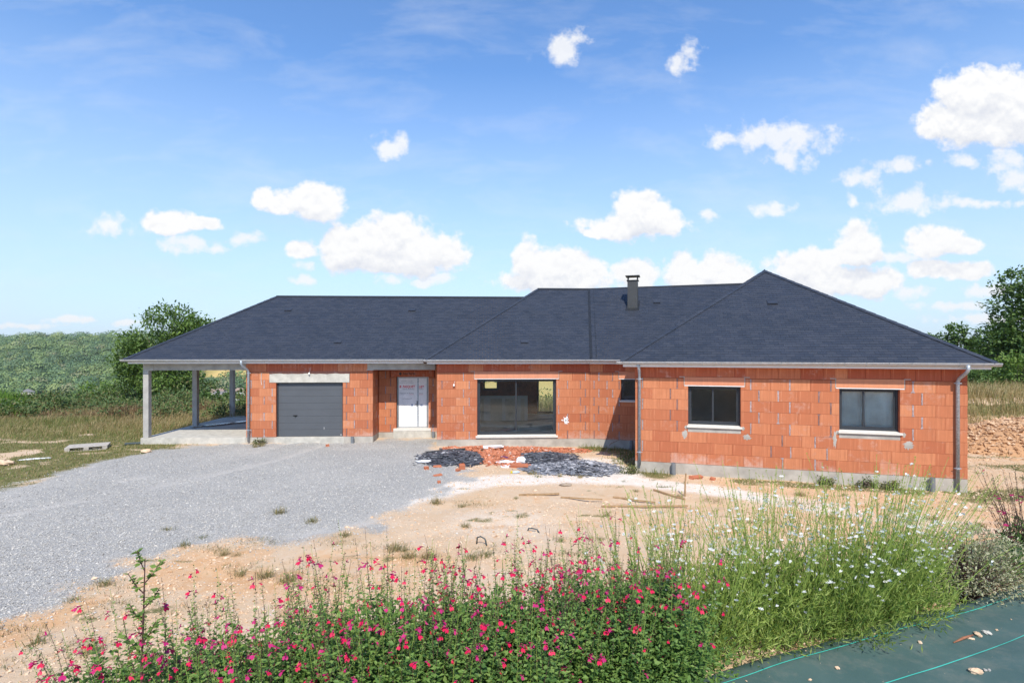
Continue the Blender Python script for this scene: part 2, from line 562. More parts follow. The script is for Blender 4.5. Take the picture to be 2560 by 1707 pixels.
m, t = material('stone_chip')
r = rnd_island(t)
ramp = t.n.new('ShaderNodeValToRGB')
el = ramp.color_ramp.elements
el[0].color = (.26, .25, .235, 1)
el[1].color = (.52, .48, .42, 1)
for q, cc in ((.3, (.385, .37, .345)), (.65, (.475, .46, .43)), (.85, (.56, .54, .50))):
    e = el.new(q)
    e.color = cc + (1,)
t.put(ramp.inputs[0], r)
finish(t, principled(t, ramp.outputs[0], .85, 0, .3))
M['chip'] = m
m, t = material('tan_stone')
r = rnd_island(t)
c = t.mix(r, (.50, .29, .15), (.70, .54, .39))
c = t.mix(t.remap(t.noise(pos(t), 12, 4), .4, .7, 0, .5), c, (.70, .60, .48))
finish(t, principled(t, c, .9, 0, .25, bump(t, t.noise(pos(t), 60, 3), .4, .004)))
M['tan_stone'] = m
m, t = material('broken_brick')
r = rnd_island(t)
c = t.mix(r, (.38, .12, .06), (.56, .23, .13))
c = t.mix(t.remap(t.math('FRACT', t.math('MULTIPLY', r, 17.3)), .93, .98), c, (.60, .50, .44))
finish(t, principled(t, c, .88, 0, .25))
M['rubble'] = m
m, t = material('slate_waste')
r = rnd_island(t)
c = t.mix(r, (.035, .040, .052), (.11, .12, .14))
c = t.mix(t.remap(t.math('FRACT', t.math('MULTIPLY', r, 11.3)), .90, .96), c, (.45, .45, .46))
finish(t, principled(t, c, .6, 0, .45))
M['slate_waste'] = m
m, t = material('ashy_slate_waste')
r = rnd_island(t)
c = t.mix(r, (.07, .08, .10), (.30, .31, .34))
c = t.mix(t.remap(t.math('FRACT', t.math('MULTIPLY', r, 11.3)), .72, .9), c, (.46, .46, .48))
finish(t, principled(t, c, .7, 0, .4))
M['ash_slate'] = m

# ground: real colours of the different soils, spread by masks that belong to the place
m, t = material('ground_soils')
p = pos(t)
wt = t.node('ShaderNodeVertexColor', layer_name='soil')
ws = t.node('ShaderNodeSeparateColor', {0: wt.outputs[0]})
w2 = t.node('ShaderNodeVertexColor', layer_name='far')
w2s = t.node('ShaderNodeSeparateColor', {0: w2.outputs[0]})
nl = t.noise(p, .8, 6, .62)
nm = t.noise(p, 5.0, 6, .65)
nf = t.noise(p, 34.0, 5, .7)
nff = t.noise(p, 120.0, 3, .7)
sand = t.mix(t.remap(nl, .3, .7), (.58, .42, .265), (.63, .50, .37))
sand = t.mix(t.remap(nm, .35, .75, 0, .6), sand, (.57, .365, .205))
sand = t.mix(t.remap(nf, .55, .75, 0, .55), sand, (.68, .58, .47))
sand = t.mix(t.remap(nff, .30, .42, .35, 0), sand, (.33, .22, .135))
clay = t.mix(t.remap(nm, .35, .7), (.64, .40, .215), (.60, .32, .145))
clay = t.mix(t.remap(nf, .55, .75, 0, .5), clay, (.66, .50, .36))
chalk = t.mix(t.remap(nm, .35, .7), (.76, .71, .64), (.66, .57, .48))
vor = t.node('ShaderNodeTexVoronoi', {'Vector': p, 'Scale': 48.0, 'Randomness': 1.0})
vor.feature = 'F1'
vc = t.node('ShaderNodeSeparateColor', {0: vor.outputs['Color']}).outputs[0]
grav = t.mix(vc, (.36, .345, .32), (.56, .54, .50))
grav = t.mix(t.remap(vor.outputs['Distance'], .32, .66, 0, .6), grav, (.25, .245, .24))
grav = t.mix(t.remap(nm, .58, .75, 0, .4), grav, (.48, .42, .35))
grav = t.mix(t.remap(t.noise(p, .45, 5, .6), .45, .7, 0, .55), grav, (.50, .475, .435))
grass = t.mix(t.remap(nm, .3, .7), (.115, .125, .038), (.30, .225, .11))
grass = t.mix(t.remap(nf, .35, .7, 0, .6), grass, (.07, .095, .022))


def brk(mask, k=.9):
    return t.remap(t.math('ADD', mask, t.math('MULTIPLY', t.math('SUBTRACT', nf, .5), k)), .35, .65)


c = t.mix(brk(ws.outputs[2], .7), sand, chalk)
c = t.mix(t.math('MULTIPLY', t.remap(t.math('ADD', wt.outputs[1], t.math('ADD', t.math('MULTIPLY', t.math('SUBTRACT', nf, .5), .8), t.math('MULTIPLY', t.math('SUBTRACT', nm, .5), .9))), .25, .95), .85), c, clay)
c = t.mix(brk(ws.outputs[1]), c, grass)
grav = t.mix(t.math('MULTIPLY', w2s.outputs[2], t.remap(nm, .3, .6, .35, .85)), grav, (.52, .49, .45))
c = t.mix(brk(ws.outputs[0], 1.4), c, grav)
wheat = t.mix(t.remap(t.noise(p, .05, 5), .3, .7), (.52, .36, .12), (.60, .44, .17))
c = t.mix(w2s.outputs[0], c, wheat)
c = t.mix(w2s.outputs[1], c, (.10, .155, .04))
hgt = t.math('ADD', t.math('MULTIPLY', nf, 1.0), t.math('ADD', t.math('MULTIPLY', nff, .6), t.math('MULTIPLY', t.math('MULTIPLY', vor.outputs['Distance'], -1.4), ws.outputs[0])))
hgt = t.math('MULTIPLY_ADD', nm, .8, hgt)
finish(t, principled(t, c, .93, 0, .2, bump(t, hgt, .6, .03)))
M['ground'] = m

m, t = material('woven_ground_fabric')
p = pos(t)
rot = t.node('ShaderNodeMapping', {'Vector': p, 'Rotation': (0, 0, R_(-21.8))}).outputs[0]
s3 = t.node('ShaderNodeSeparateXYZ', {0: rot})
wx = t.math('SINE', t.math('MULTIPLY', s3.outputs[0], 2 * math.pi / .0065))
wy = t.math('SINE', t.math('MULTIPLY', s3.outputs[1], 2 * math.pi / .0065))
wv = t.math('MULTIPLY', wx, wy)
n = t.noise(p, 3.5, 5, .6)
c = t.mix(t.remap(n, .3, .7), (.056, .106, .098), (.080, .134, .124))
c = t.mix(t.remap(wv, -1, 1, 0, .35), c, (.034, .072, .076))
c = t.mix(t.remap(t.noise(p, 6, 8, .75), .48, .72, 0, .45), c, (.20, .20, .17))
finish(t, principled(t, c, .55, 0, .4, bump(t, wv, .25, .002)))
M['fabric'] = m
M['teal'] = simple('teal_yarn', (.06, .46, .38), .5, var=.15)
M['petal_red'] = leafy('red_petal', [(.54, .004, .045), (.62, .010, .085)], .15)
M['petal_pink'] = leafy('magenta_petal', [(.42, .008, .10), (.52, .03, .19)], .18)
M['petal_white'] = leafy('white_petal', [(.80, .80, .84), (.86, .86, .88)], .30)
M['calyx'] = leafy('dark_calyx', [(.06, .035, .03), (.09, .10, .035)], .1)
M['bud'] = leafy('lime_bud', [(.30, .40, .06), (.42, .44, .12)], .3)
M['salvia_leaf'] = leafy('salvia_leaf', [(.062, .135, .034), (.12, .225, .05), (.175, .295, .065), (.25, .36, .095)], .32)
M['gaura_leaf'] = leafy('gaura_leaf', [(.10, .175, .032), (.22, .32, .06), (.37, .46, .11), (.43, .50, .16)], .38)
M['sage_leaf'] = leafy('variegated_leaf', [(.16, .18, .075), (.36, .38, .21), (.54, .53, .37), (.20, .15, .09)], .25)
M['rosemary'] = leafy('needle_leaf', [(.025, .085, .022), (.06, .16, .04), (.12, .22, .05)], .25)
M['pale_leaf'] = leafy('pale_green_leaf', [(.09, .18, .035), (.17, .27, .06), (.25, .34, .09)], .38)
M['weed'] = leafy('weed_leaf', [(.07, .105, .028), (.13, .17, .05), (.25, .23, .10)], .3)
M['grass'] = leafy('grass_blade', [(.10, .155, .03), (.17, .225, .055), (.28, .27, .10), (.42, .32, .16)], .3)
M['drygrass'] = leafy('dry_grass', [(.27, .205, .085), (.44, .33, .165), (.56, .44, .25), (.20, .20, .07)], .3)
M['bramble'] = leafy('bramble_leaf', [(.05, .10, .032), (.095, .16, .046), (.155, .20, .06), (.19, .145, .065)], .25)
M['dead'] = leafy('dead_stalk', [(.11, .05, .03), (.19, .11, .06), (.28, .20, .10)], .15)
M['broom'] = leafy('broom_twig', [(.075, .165, .018), (.14, .25, .025), (.19, .29, .04)], .3)
M['ash'] = leafy('ash_leaf', [(.075, .140, .034), (.130, .220, .048), (.19, .285, .065)], .32)
M['oak'] = leafy('oak_leaf', [(.050, .100, .030), (.10, .178, .044), (.165, .25, .062)], .30)
M['far_leaf'] = leafy('far_crown', [(.15, .225, .09), (.175, .255, .095), (.20, .28, .10)], .2)
for k_, c_ in (('far_b', (.11, .18, .085)), ('far_c', (.21, .295, .10)), ('far_d', (.27, .335, .12)), ('far_e', (.14, .225, .10)), ('far_f', (.28, .29, .15))):
    M[k_] = leafy('far_crown_' + k_[-1], [tuple(v * .82 for v in c_), c_, tuple(v * 1.15 for v in c_)], .2)


# ------------------------------------------------------------------ builders
class MB:
    def __init__(s):
        s.v, s.f, s.mi = [], [], []

    def add(s, vs, fs, mi=0):
        b = len(s.v)
        s.v += [tuple(v) for v in vs]
        s.f += [tuple(b + i for i in f) for f in fs]
        s.mi += [mi] * len(fs)

    def box(s, x0, x1, y0, y1, z0, z1, mi=0):
        v = [(x0, y0, z0), (x1, y0, z0), (x1, y1, z0), (x0, y1, z0), (x0, y0, z1), (x1, y0, z1), (x1, y1, z1), (x0, y1, z1)]
        s.add(v, [(0, 3, 2, 1), (4, 5, 6, 7), (0, 1, 5, 4), (1, 2, 6, 5), (2, 3, 7, 6), (3, 0, 4, 7)], mi)
        return s

    def cbox(s, x0, x1, y0, y1, z0, z1, c=.004, mi=0):
        """box with chamfered edges"""
        c = min(c, (x1 - x0) * .3, (y1 - y0) * .3, (z1 - z0) * .3)
        v, idx = [], {}
        for ix, (xa, sx) in enumerate(((x0, 1), (x1, -1))):
            for iy, (ya, sy) in enumerate(((y0, 1), (y1, -1))):
                for iz, (za, sz) in enumerate(((z0, 1), (z1, -1))):
                    for ax in range(3):
                        q = [xa, ya, za]
                        for a2, sg in ((0, sx), (1, sy), (2, sz)):
                            if a2 != ax:
                                q[a2] += sg * c
                        # vertex lying on the face normal to ax
                        idx[(ix, iy, iz, ax)] = len(v)
                        v.append(q)
        f = []
        for ax in range(3):
            o1, o2 = [(1, 2), (2, 0), (0, 1)][ax]
            for side in (0, 1):
                k = []
                for a, b in ((0, 0), (1, 0), (1, 1), (0, 1)):
                    q = [0, 0, 0]
                    q[ax], q[o1], q[o2] = side, a, b
                    k.append(idx[(q[0], q[1], q[2], ax)])
                f.append(tuple(k if side else k[::-1]))
        for ax in range(3):
            o1, o2 = [(1, 2), (2, 0), (0, 1)][ax]
            for a in (0, 1):
                for b in (0, 1):
                    q0, q1 = [0, 0, 0], [0, 0, 0]
                    q0[o1] = q1[o1] = a
                    q0[o2] = q1[o2] = b
                    q1[ax] = 1
                    k = (idx[(*q0, o1)], idx[(*q1, o1)], idx[(*q1, o2)], idx[(*q0, o2)])
                    f.append(k if (a ^ b) else k[::-1])
        for ix in (0, 1):
            for iy in (0, 1):
                for iz in (0, 1):
                    k = tuple(idx[(ix, iy, iz, a)] for a in range(3))
                    f.append(k if (ix + iy + iz) % 2 else k[::-1])
        s.add(v, f, mi)
        return s

    def tube(s, pts, r, n=8, mi=0, cap=True):
        pts = [Vector(p) for p in pts]
        rs = r if isinstance(r, (list, tuple)) else [r] * len(pts)
        b = len(s.v)
        ref = Vector((0.13, 0.37, 0.92)).normalized()
        prev = None
        for i, p in enumerate(pts):
            d = (pts[min(i + 1, len(pts) - 1)] - pts[max(i - 1, 0)]).normalized()
            if prev is None:
                a = d.cross(ref if abs(d.dot(ref)) < .95 else Vector((1, 0, 0))).normalized()
            else:
                a = (prev - d * prev.dot(d)).normalized()
            prev = a
            c = d.cross(a)
            for k in range(n):
                q = 2 * math.pi * k / n
                s.v.append(tuple(p + (a * math.cos(q) + c * math.sin(q)) * rs[i]))
        for i in range(len(pts) - 1):
            for k in range(n):
                k2 = (k + 1) % n
                s.f.append((b + i * n + k, b + i * n + k2, b + (i + 1) * n + k2, b + (i + 1) * n + k))
                s.mi.append(mi)
        if cap:
            s.f.append(tuple(b + k for k in range(n))[::-1])
            s.f.append(tuple(b + (len(pts) - 1) * n + k for k in range(n)))
            s.mi += [mi, mi]
        return s

    def sweep(s, prof, x0, x1, mi=0):
        """open profile of (y,z) swept along x"""
        b = len(s.v)
        for x in (x0, x1):
            s.v += [(x, y, z) for y, z in prof]
        n = len(prof)
        for i in range(n - 1):
            s.f.append((b + i, b + i + 1, b + n + i + 1, b + n + i))
            s.mi.append(mi)
        return s

    def mesh(s, name, mats, smooth=False):
        me = bpy.data.meshes.new(name)
        me.from_pydata(s.v, [], s.f)
        for m_ in (mats if isinstance(mats, (list, tuple)) else [mats]):
            me.materials.append(m_)
        me.polygons.foreach_set('material_index', s.mi)
        if smooth:
            me.polygons.foreach_set('use_smooth', [True] * len(s.f))
        me.update()
        return me

    def obj(s, name, mats, parent=None, loc=(0, 0, 0), rot=None, smooth=False, **kw):
        return link(name, s.mesh(name, mats, smooth), parent, loc, rot, **kw)


class Fr:
    """plan frame of a wall: s along it (left to right seen from outside), d outwards, z up"""
    def __init__(s, o, u):
        s.o = Vector((o[0], o[1]))
        s.u = Vector((u[0], u[1])).normalized()
        s.n = Vector((s.u.y, -s.u.x))
        s.a = math.atan2(s.u.y, s.u.x)

    def pt(s, a, d=0.0, z=0.0):
        q = s.o + s.u * a + s.n * d
        return Vector((q.x, q.y, z))

    def out(s, d):
        return Fr(s.o + s.n * d, s.u)


UL = (.99885, .0472)
UR = (.95824, -.28595)
G = Fr((-10.06, 20.43), UL)
MD = Fr((-2.767, 19.87), UL)
RR = Fr((2.90, 20.138), UR)
WG = Fr((3.655, 16.02), UR)
DW = G.out(-1.07)

# ------------------------------------------------------------------ ground
gx = grid_axis(-1600, 1600, -16.5, 15.0, .15, 1.14)
gy = grid_axis(-400, 1500, 1.0, 27.0, .15, 1.12)
GX, GY = np.meshgrid(gx, gy)
GZ = height(GX, GY)
nx, ny = len(gx), len(gy)
ii = (np.arange(ny - 1)[:, None] * nx + np.arange(nx - 1)[None, :]).ravel()
gf = np.stack([ii, ii + 1, ii + 1 + nx, ii + nx], 1)
gme = mesh_np('ground', np.stack([GX.ravel(), GY.ravel(), GZ.ravel()], 1), gf, True, [M['ground']])
X_, Y_ = GX.ravel(), GY.ravel()
wg = gravel_w(X_, Y_)
wgr = grass_w(X_, Y_)
dch = seg_dist(X_, Y_, CHALK)
wch = .95 * np.exp(-(dch / (.42 + .5 * fbm(X_ * .8, Y_ * .8, 71))) ** 2)
wch = np.maximum(wch, .9 * np.exp(-(np.hypot((X_ - 2.9) / 2.0, (Y_ - 16.6) / 1.6)) ** 4) * sst(.3, .5, fbm(X_ * 1.3, Y_ * 1.3, 73) + .12))
wch = np.maximum(wch, .45 * np.exp(-(np.hypot((X_ + .2) / 1.9, (Y_ - 11.0) / 1.6)) ** 4))
wch = np.maximum(wch, .8 * np.exp(-(seg_dist(X_, Y_, [(-13.2, 14.2), (-12.5, 16.0), (-12.8, 17.4)]) / .35) ** 2))
wcl = .9 * np.exp(-(np.hypot((X_ + 1.9) / 1.1, (Y_ - 9.0) / .55)) ** 2) + .6 * sst(.52, .66, fbm(X_ * .5 + 4, Y_ * .7, 75)) * sst(3.5, 6, X_)
wcl = np.maximum(wcl, .85 * sst(.44, .60, fbm(X_ * .8 + 2, Y_ * 1.1, 79, 5)) * sst(2, -5, X_) * sst(11.5, 8.5, Y_))
wcl = np.maximum(wcl, .55 * sst(.42, .6, fbm(X_ * .6 + 11, Y_ * .9, 78, 5)) * sst(14.5, 12.5, Y_) * sst(-2.5, 0, X_))
wcl = np.maximum(wcl, .9 * sst(2.6, 5.0, X_) * sst(12.6, 11.2, Y_ + .12 * X_) * sst(.30, .55, fbm(X_ * .9, Y_ * .9, 80, 4)))
wcl = np.maximum(wcl, .9 * sst(5.0, 7.0, X_) * np.exp(-((Y_ - 13.2 + .2 * X_) / 3.0) ** 2) * fbm(X_, Y_, 77) * 1.6)
AZ = X_ / np.maximum(Y_, 5)
wheat = sst(100, 125, Y_) * (1 - sst(420, 470, Y_)) * sst(-.20, -.12, AZ) * (1 - sst(.45, .6, AZ))
wheat = np.maximum(wheat, sst(-.615, -.60, AZ) * (1 - sst(-.455, -.44, AZ)) * sst(470, 480, Y_) * (1 - sst(560, 575, Y_)))
wgreen = sst(60, 140, Y_) * (1 - wheat)
for nm_, arr in (('soil', (wg, wgr, np.clip(wch, 0, 1), np.clip(wcl, 0, 1))), ('far', (wheat, wgreen, track_w(X_, Y_), X_ * 0 + 1))):
    at = gme.color_attributes.new(nm_, 'FLOAT_COLOR', 'POINT')
    at.data.foreach_set('color', np.stack(arr, 1).astype(np.float32).ravel())
link('ground', gme, kind='structure')

# ------------------------------------------------------------------ house
HO = Vector((0, 20, 0))
house = thing('brick_house', 'long unfinished orange brick house with dark slate hipped roof and open carport', 'house', HO)


def hp(mb, name, mats, fr, parent=None, smooth=False, **kw):
    """a part of the house built in wall coordinates (s, -d, z)"""
    o = fr.pt(0) - HO
    return mb.obj(name, mats, parent or house, o, (0, 0, fr.a), smooth, **kw)


CH = .308
RING0, RING1 = 8 * CH + .008, 2.84
ROWZ = [(7 - i) * CH for i in range(8)]          # row 1 (top) .. row 8 (bottom)
_bm = {}
_mort_meshes = []


def brick_mesh(L, Hh, key):
    k = (round(L, 2), round(Hh, 2), key)
    if k not in _bm:
        mb = MB()
        c, dep = .004, .06
        v = [(0, 0, 0), (L, 0, 0), (L, 0, Hh), (0, 0, Hh), (0, dep, 0), (L, dep, 0), (L, dep, Hh), (0, dep, Hh)]
        fr_ = [(c, -c, c), (L - c, -c, c), (L - c, -c, Hh - c), (c, -c, Hh - c)]
        mb.add(v + fr_, [(8, 9, 10, 11), (0, 1, 9, 8), (1, 2, 10, 9), (2, 3, 11, 10), (3, 0, 8, 11), (0, 4, 5, 1), (1, 5, 6, 2), (2, 6, 7, 3), (3, 7, 4, 0)])
        _bm[k] = mb.mesh('brick', M[key])
    return _bm[k]


def rect_minus(r, c):
    a0, a1, z0, z1 = r
    b0, b1, y0, y1 = c
    if b1 <= a0 + .004 or b0 >= a1 - .004 or y1 <= z0 + .004 or y0 >= z1 - .004:
        return [r]
    out = []
    if b0 - a0 > .03:
        out.append((a0, b0, z0, z1))
    if a1 - b1 > .03:
        out.append((b1, a1, z0, z1))
    m0, m1 = max(a0, b0), min(a1, b1)
    if y0 - z0 > .03:
        out.append((m0, m1, z0, y0))
    if z1 - y1 > .03:
        out.append((m0, m1, y1, z1))
    return out


def mortar_joint(wall, s, z0, z1, seed):
    """smeared mortar in a wide upright joint: a thin irregular slab standing a little proud"""
    rr = random.Random(seed)
    wd = rr.uniform(.028, .042)
    n = 6
    L_, R__ = [], []
    for i in range(n + 1):
        z = z0 + .004 + (z1 - z0 - .008) * i / n
        k = 1.0 + (rr.uniform(-.25, .3))
        ex = 0
        if i in (0, n) and rr.random() < .35:
            ex = rr.uniform(.01, .05)
        L_.append((s - wd / 2 * k - ex * rr.random(), z))
        R__.append((s + wd / 2 * (1 + rr.uniform(-.25, .3)) + ex * rr.random(), z))
    v, f = [], []
    for (a, z), (b, _) in zip(L_, R__):
        q = rr.uniform(.006, .009)
        v += [(a, .02, z), (a + .004, -q, z), (b - .004, -q, z), (b, .02, z)]
    for i in range(n):
        for j in range(3):
            p_ = i * 4 + j
            f.append((p_, p_ + 1, p_ + 5, p_ + 4))
    f += [(0, 3, 2, 1), (n * 4, n * 4 + 1, n * 4 + 2, n * 4 + 3)]
    mb = MB()
    mb.add(v, f)
    return mb


def core_wall(fr, L, cuts, z0=0.0, z1=2.8, name='wall', mat='core', th=.19):
    """solid wall behind the block faces with its openings left out"""
    xs = sorted({0.0, L} | {round(min(max(c, 0), L), 4) for q in cuts for c in q[:2]})
    mb = MB()
    for a, b in zip(xs[:-1], xs[1:]):
        if b - a < .004:
            continue
        spans = [(z0, z1)]
        for (c0, c1, y0, y1) in cuts:
            if c0 < b - .002 and c1 > a + .002:
                ns = []
                for (p0, p1) in spans:
                    if y0 > p0:
                        ns.append((p0, min(p1, y0)))
                    if y1 < p1:
                        ns.append((max(p0, y1), p1))
                spans = [q for q in ns if q[1] - q[0] > .004]
        for p0, p1 in spans:
            mb.box(a, b, .012, th, p0, p1)
    return hp(mb, name, M[mat], fr)


JSEED = [100]


def block_wall(fr, L, rows, cuts, ring, ring_cuts=(), start=0.0, joined=False, top=True):
    """rows: list of (joints, set of mortar joints); blocks as single objects under one wall part"""
    wall = core_wall(fr, L, [(a + .003, b - .003, c, d) if True else 0 for a, b, c, d in list(cuts)], 0.0, RING1 - .03)
    big = MB()
    todo = []
    for i, (js, ms) in enumerate(rows):
        z0 = ROWZ[i]
        e = [start] + [j for j in js if start < j < L] + [L]
        for a, b in zip(e[:-1], e[1:]):
            ga = .017 if round(a, 2) in ms else .0022
            gb = .017 if round(b, 2) in ms else .0022
            rs = [(a + ga, b - gb, z0 + .0022, z0 + CH - .0022)]
            for c in cuts:
                rs = [q for r0 in rs for q in rect_minus(r0, c)]
            todo += [(q, 'brick') for q in rs]
        for mj in sorted(ms):
            if any(c[0] - .03 < mj < c[1] + .03 and c[2] < z0 + CH / 2 < c[3] for c in cuts):
                continue
            JSEED[0] += 1
            o = hp(mortar_joint(wall, mj, z0, z0 + CH, JSEED[0]), 'mortar_joint', M['mortar'] if JSEED[0] % 3 else M['mortar_dark'], fr, wall)
            o.location = (0, 0, 0)
            o.rotation_euler = (0, 0, 0)
    if top:
        e = [start] + [j for j in ring if start < j < L] + [L]
        for a, b in zip(e[:-1], e[1:]):
            rs = [(a + .003, b - .003, RING0 + .006, RING1 - .06)]
            for c in list(cuts) + list(ring_cuts):
                rs = [q for r0 in rs for q in rect_minus(r0, c)]
            todo += [(q, 'brick_smooth') for q in rs]
    for (a, b, z0, z1), key in todo:
        me = brick_mesh(b - a, z1 - z0, key)
        dy = random.uniform(-.0025, .0015)
        if joined:
            off = len(big.v)
            big.add([(v.co.x + a, v.co.y + dy, v.co.z + z0) for v in me.vertices], [tuple(p_.vertices) for p_ in me.polygons], 0 if key == 'brick' else 1)
        else:
            link('brick' if key == 'brick' else 'ring_beam_block', me, wall, (a, dy, z0))
    if joined:
        big.obj('bricks', [M['brick'], M['brick_smooth']], wall, kind='stuff')
    return wall


def rows_of(table):
    return [([abs(j) for j in r], {round(-j, 2) for j in r if j < 0}) for r in table]


# negative numbers mark the joints filled with wide mortar
W_A = [-.21, .68, -1.19, -3.16, 3.66, -4.15, 4.65, -5.15, -7.04, 7.54, -8.02]
W_B = [.49, -1.0, -3.37, -3.86, 4.35, -4.86, -7.24, 7.74]
WING = [W_A, W_B, W_A, W_B, W_A,
        [.49, .99, 1.49, 2.0, 2.48, 2.97, 3.47, -3.96, 4.44, -4.77, 5.28, 5.77, 6.24, 6.75, 7.24, 7.74],
        [-.21, .70, 1.20, 1.69, 2.18, 2.68, 3.18, -3.68, -4.17, 4.66, -5.06, 5.55, 6.05, 6.55, 7.04, 7.53, -8.02],
        [.49, 1.0, 1.49, 1.99, 2.47, 2.98, 3.47, -3.97, 4.45, -4.77, 5.27, 5.76, 6.28, 6.75, 7.24, 7.74]]
w1c = (1.49, 2.90, .924, 2.256)
w2c = (5.35, 6.75, .924, 2.256)
l1c = (1.37, 3.02, 2.252, 2.512)
l2c = (5.25, 6.87, 2.252, 2.512)
block_wall(WG, 8.22, rows_of(WING), [w1c, w2c, l1c, l2c], [.57, 1.14, 1.70, 2.27, 2.73, 3.29, 3.86, 4.42, 4.98, 5.55, 5.96, 6.54, 7.10, 7.66])
G_A = [.48, -.97, -4.05, -4.54]
G_B = [-.19, -.67, -3.75, 4.25]
GAR = [[.19, .48, 3.87, 4.06, -4.54], G_B, G_A, G_B, G_A, G_B, G_A, G_B]
gdc = (1.11, 3.61, 0, 2.064)
glc = (.86, 3.87, 2.06, 2.415)
block_wall(G, 4.74, rows_of(GAR), [gdc, glc], [.76, 1.33, 1.89, 2.46, 2.85, 3.41, 3.98], [(4.53, 5.0, 2.4, 2.9)])
M_A = [.49, -.98, -4.51, 5.01, -5.51]
M_B = [-.19, .69, -1.19, 4.84, -5.32]
MIDR = [M_A, [-.19, .69, -1.19, -4.84, -5.32], M_A, M_B, M_A, [-.19, .69, 1.19, -4.84, -5.32], M_A, [-.19, .69, -1.19, -4.84, -5.32]]
bayc = (1.48, 4.42, 0, 2.23)
bayl = (1.36, 4.53, 2.226, 2.512)
block_wall(MD, 5.672, rows_of(MIDR), [bayc, bayl], [.60, 1.15, 1.71, 2.29, 2.86, 3.45, 4.19, 4.78])
R_A = [-.34, -.84, 1.36]
R_B = [-.16, -.64, -1.08]
RRW = [R_A, R_B, R_A, R_B, [-.33, -.88, 1.37], [-.16, .66, -1.08], R_A, [-.16, .66, -1.08]]
smc = (1.14, 1.94, 1.385, 2.237)
sml = (1.05, 2.03, 2.233, 2.512)
block_wall(RR, 2.25, rows_of(RRW), [smc, sml], [.49, 1.29])
D_A = [.30, -.40, .92]
drc = (.70, 1.99, 0, 2.221)
drl = (.44, 2.24, 2.217, 2.47)
DWF = Fr(DW.pt(4.755), UL)
block_wall(DWF, 2.36, rows_of([[-.27, -.44, -2.24], [-.47, -2.17], [-.27, .64], [-.47, -2.17], [-.27, .64], [-.47, -2.17], [-.27, .64], [-.47, -2.17]]), [drc, drl], [.5, 1.0, 1.5])
SIDE = Fr(G.pt(4.74), (-UL[1], UL[0]))           # the short return wall left of the entrance
block_wall(SIDE, 1.07, rows_of([[.5], [.25, -.75]] * 4), [], [.5], [(0, .2, 2.4, 2.9)], start=.064)
SIDE2 = Fr(MD.pt(0, -1.86), (UL[1], -UL[0]))      # the return right of the entrance
block_wall(SIDE2, 1.80, rows_of([[.5, 1.0, 1.5], [.25, .75, 1.25]] * 4), [], [.5, 1.0, 1.5], joined=True)
GL = Fr(G.pt(0, -7.2), (UL[1], -UL[0]))           # garage end wall inside the carport
block_wall(GL, 7.14, rows_of([[.5 * i for i in range(1, 15)], [.25 + .5 * i for i in range(0, 14)]] * 4), [], [.5 * i for i in range(1, 15)], joined=True)
WR = Fr(WG.pt(8.22, -.064), (-UR[1], UR[0]))      # right-hand end wall of the wing
block_wall(WR, 11.5, rows_of([[.5 * i for i in range(1, 23)], [.25 + .5 * i for i in range(0, 23)]] * 4), [], [.5 * i for i in range(1, 23)], joined=True)
WL = Fr(WG.pt(0, -3.6), (UR[1], -UR[0]))          # left-hand side wall of the wing
block_wall(WL, 3.536, rows_of([[.5 * i for i in range(1, 8)], [.25 + .5 * i for i in range(0, 7)]] * 4), [], [.5 * i for i in range(1, 8)], joined=True)
# rear walls, with the openings one looks through
RB = Fr(MD.pt(9.2, -8.3), (-UL[0], -UL[1]))
core_wall(RB, 9.2, [(1.2, 4.75, .0, 2.25), (6.75, 7.55, 1.25, 2.2)])
RB2 = Fr(G.pt(8.0, -7.4), (-UL[0], -UL[1]))
core_wall(RB2, 8.0, [])
RB3 = Fr(WG.pt(8.22, -11.5), (-UR[0], -UR[1]))
core_wall(RB3, 9.2, [])
# inner partitions
core_wall(Fr(MD.pt(.2, -.2), (-UL[1], UL[0])), 8.0, [], mat='plaster', th=.1)
core_wall(Fr(RR.pt(2.1, -.3), (-UR[1], UR[0])), 8.0, [], mat='plaster', th=.1)
core_wall(Fr(WG.pt(.2, -4.2), UR), 7.8, [], mat='plaster', th=.1)
core_wall(Fr(WG.pt(4.1, -.2), (-UR[1], UR[0])), 4.0, [], mat='plaster', th=.1)

core_wall(Fr(RR.pt(.9, -1.6), UR), 3.2, [], mat='black', th=.1)  # added behind the small window; its black stands in for the room's darkness
# plinth, slab, floors, ceiling
PZ = -.75
for fr, L, e0 in ((G, 4.735, 0), (MD, 5.67, 0), (RR, 2.2, .0), (WG, 8.215, 0), (DWF, 2.35, 0)):
    mb = MB()
    mb.box(.0 + e0, L, -.012 - .002 * (fr is G), .19, PZ, -.004)
    hp(mb, 'plinth', M['render'], fr)
for fr, L in ((SIDE, 1.06), (SIDE2, 1.79), (GL, 7.13), (WR, 11.4), (WL, 3.53)):
    mb = MB()
    mb.box(.013, L, -.010, .18, PZ, -.006)
    hp(mb, 'plinth', M['render'], fr)
mb = MB()
mb.box(.2, 8.3, .2, 7.9, -.2, 0.0)
hp(mb, 'floor', M['floor'], MD)
mb = MB()
mb.box(.2, 8.0, .2, 11.2, -.2, 0.004)
hp(mb, 'floor', M['floor'], WG)
mb = MB()
mb.box(.15, 9.0, .2, 8.0, 2.62, 2.66)
hp(mb, 'ceiling', M['plaster'], MD)
mb = MB()
mb.box(.2, 8.0, .2, 11.2, 2.63, 2.67)
hp(mb, 'ceiling', M['plaster'], WG)
mb = MB()
mb.box(.0, 4.9, .2, 7.2, 2.63, 2.67)
hp(mb, 'ceiling', M['plaster'], G)
mb = MB()
mb.box(-3.86, -.004, .0, 7.15, PZ, 0.0)
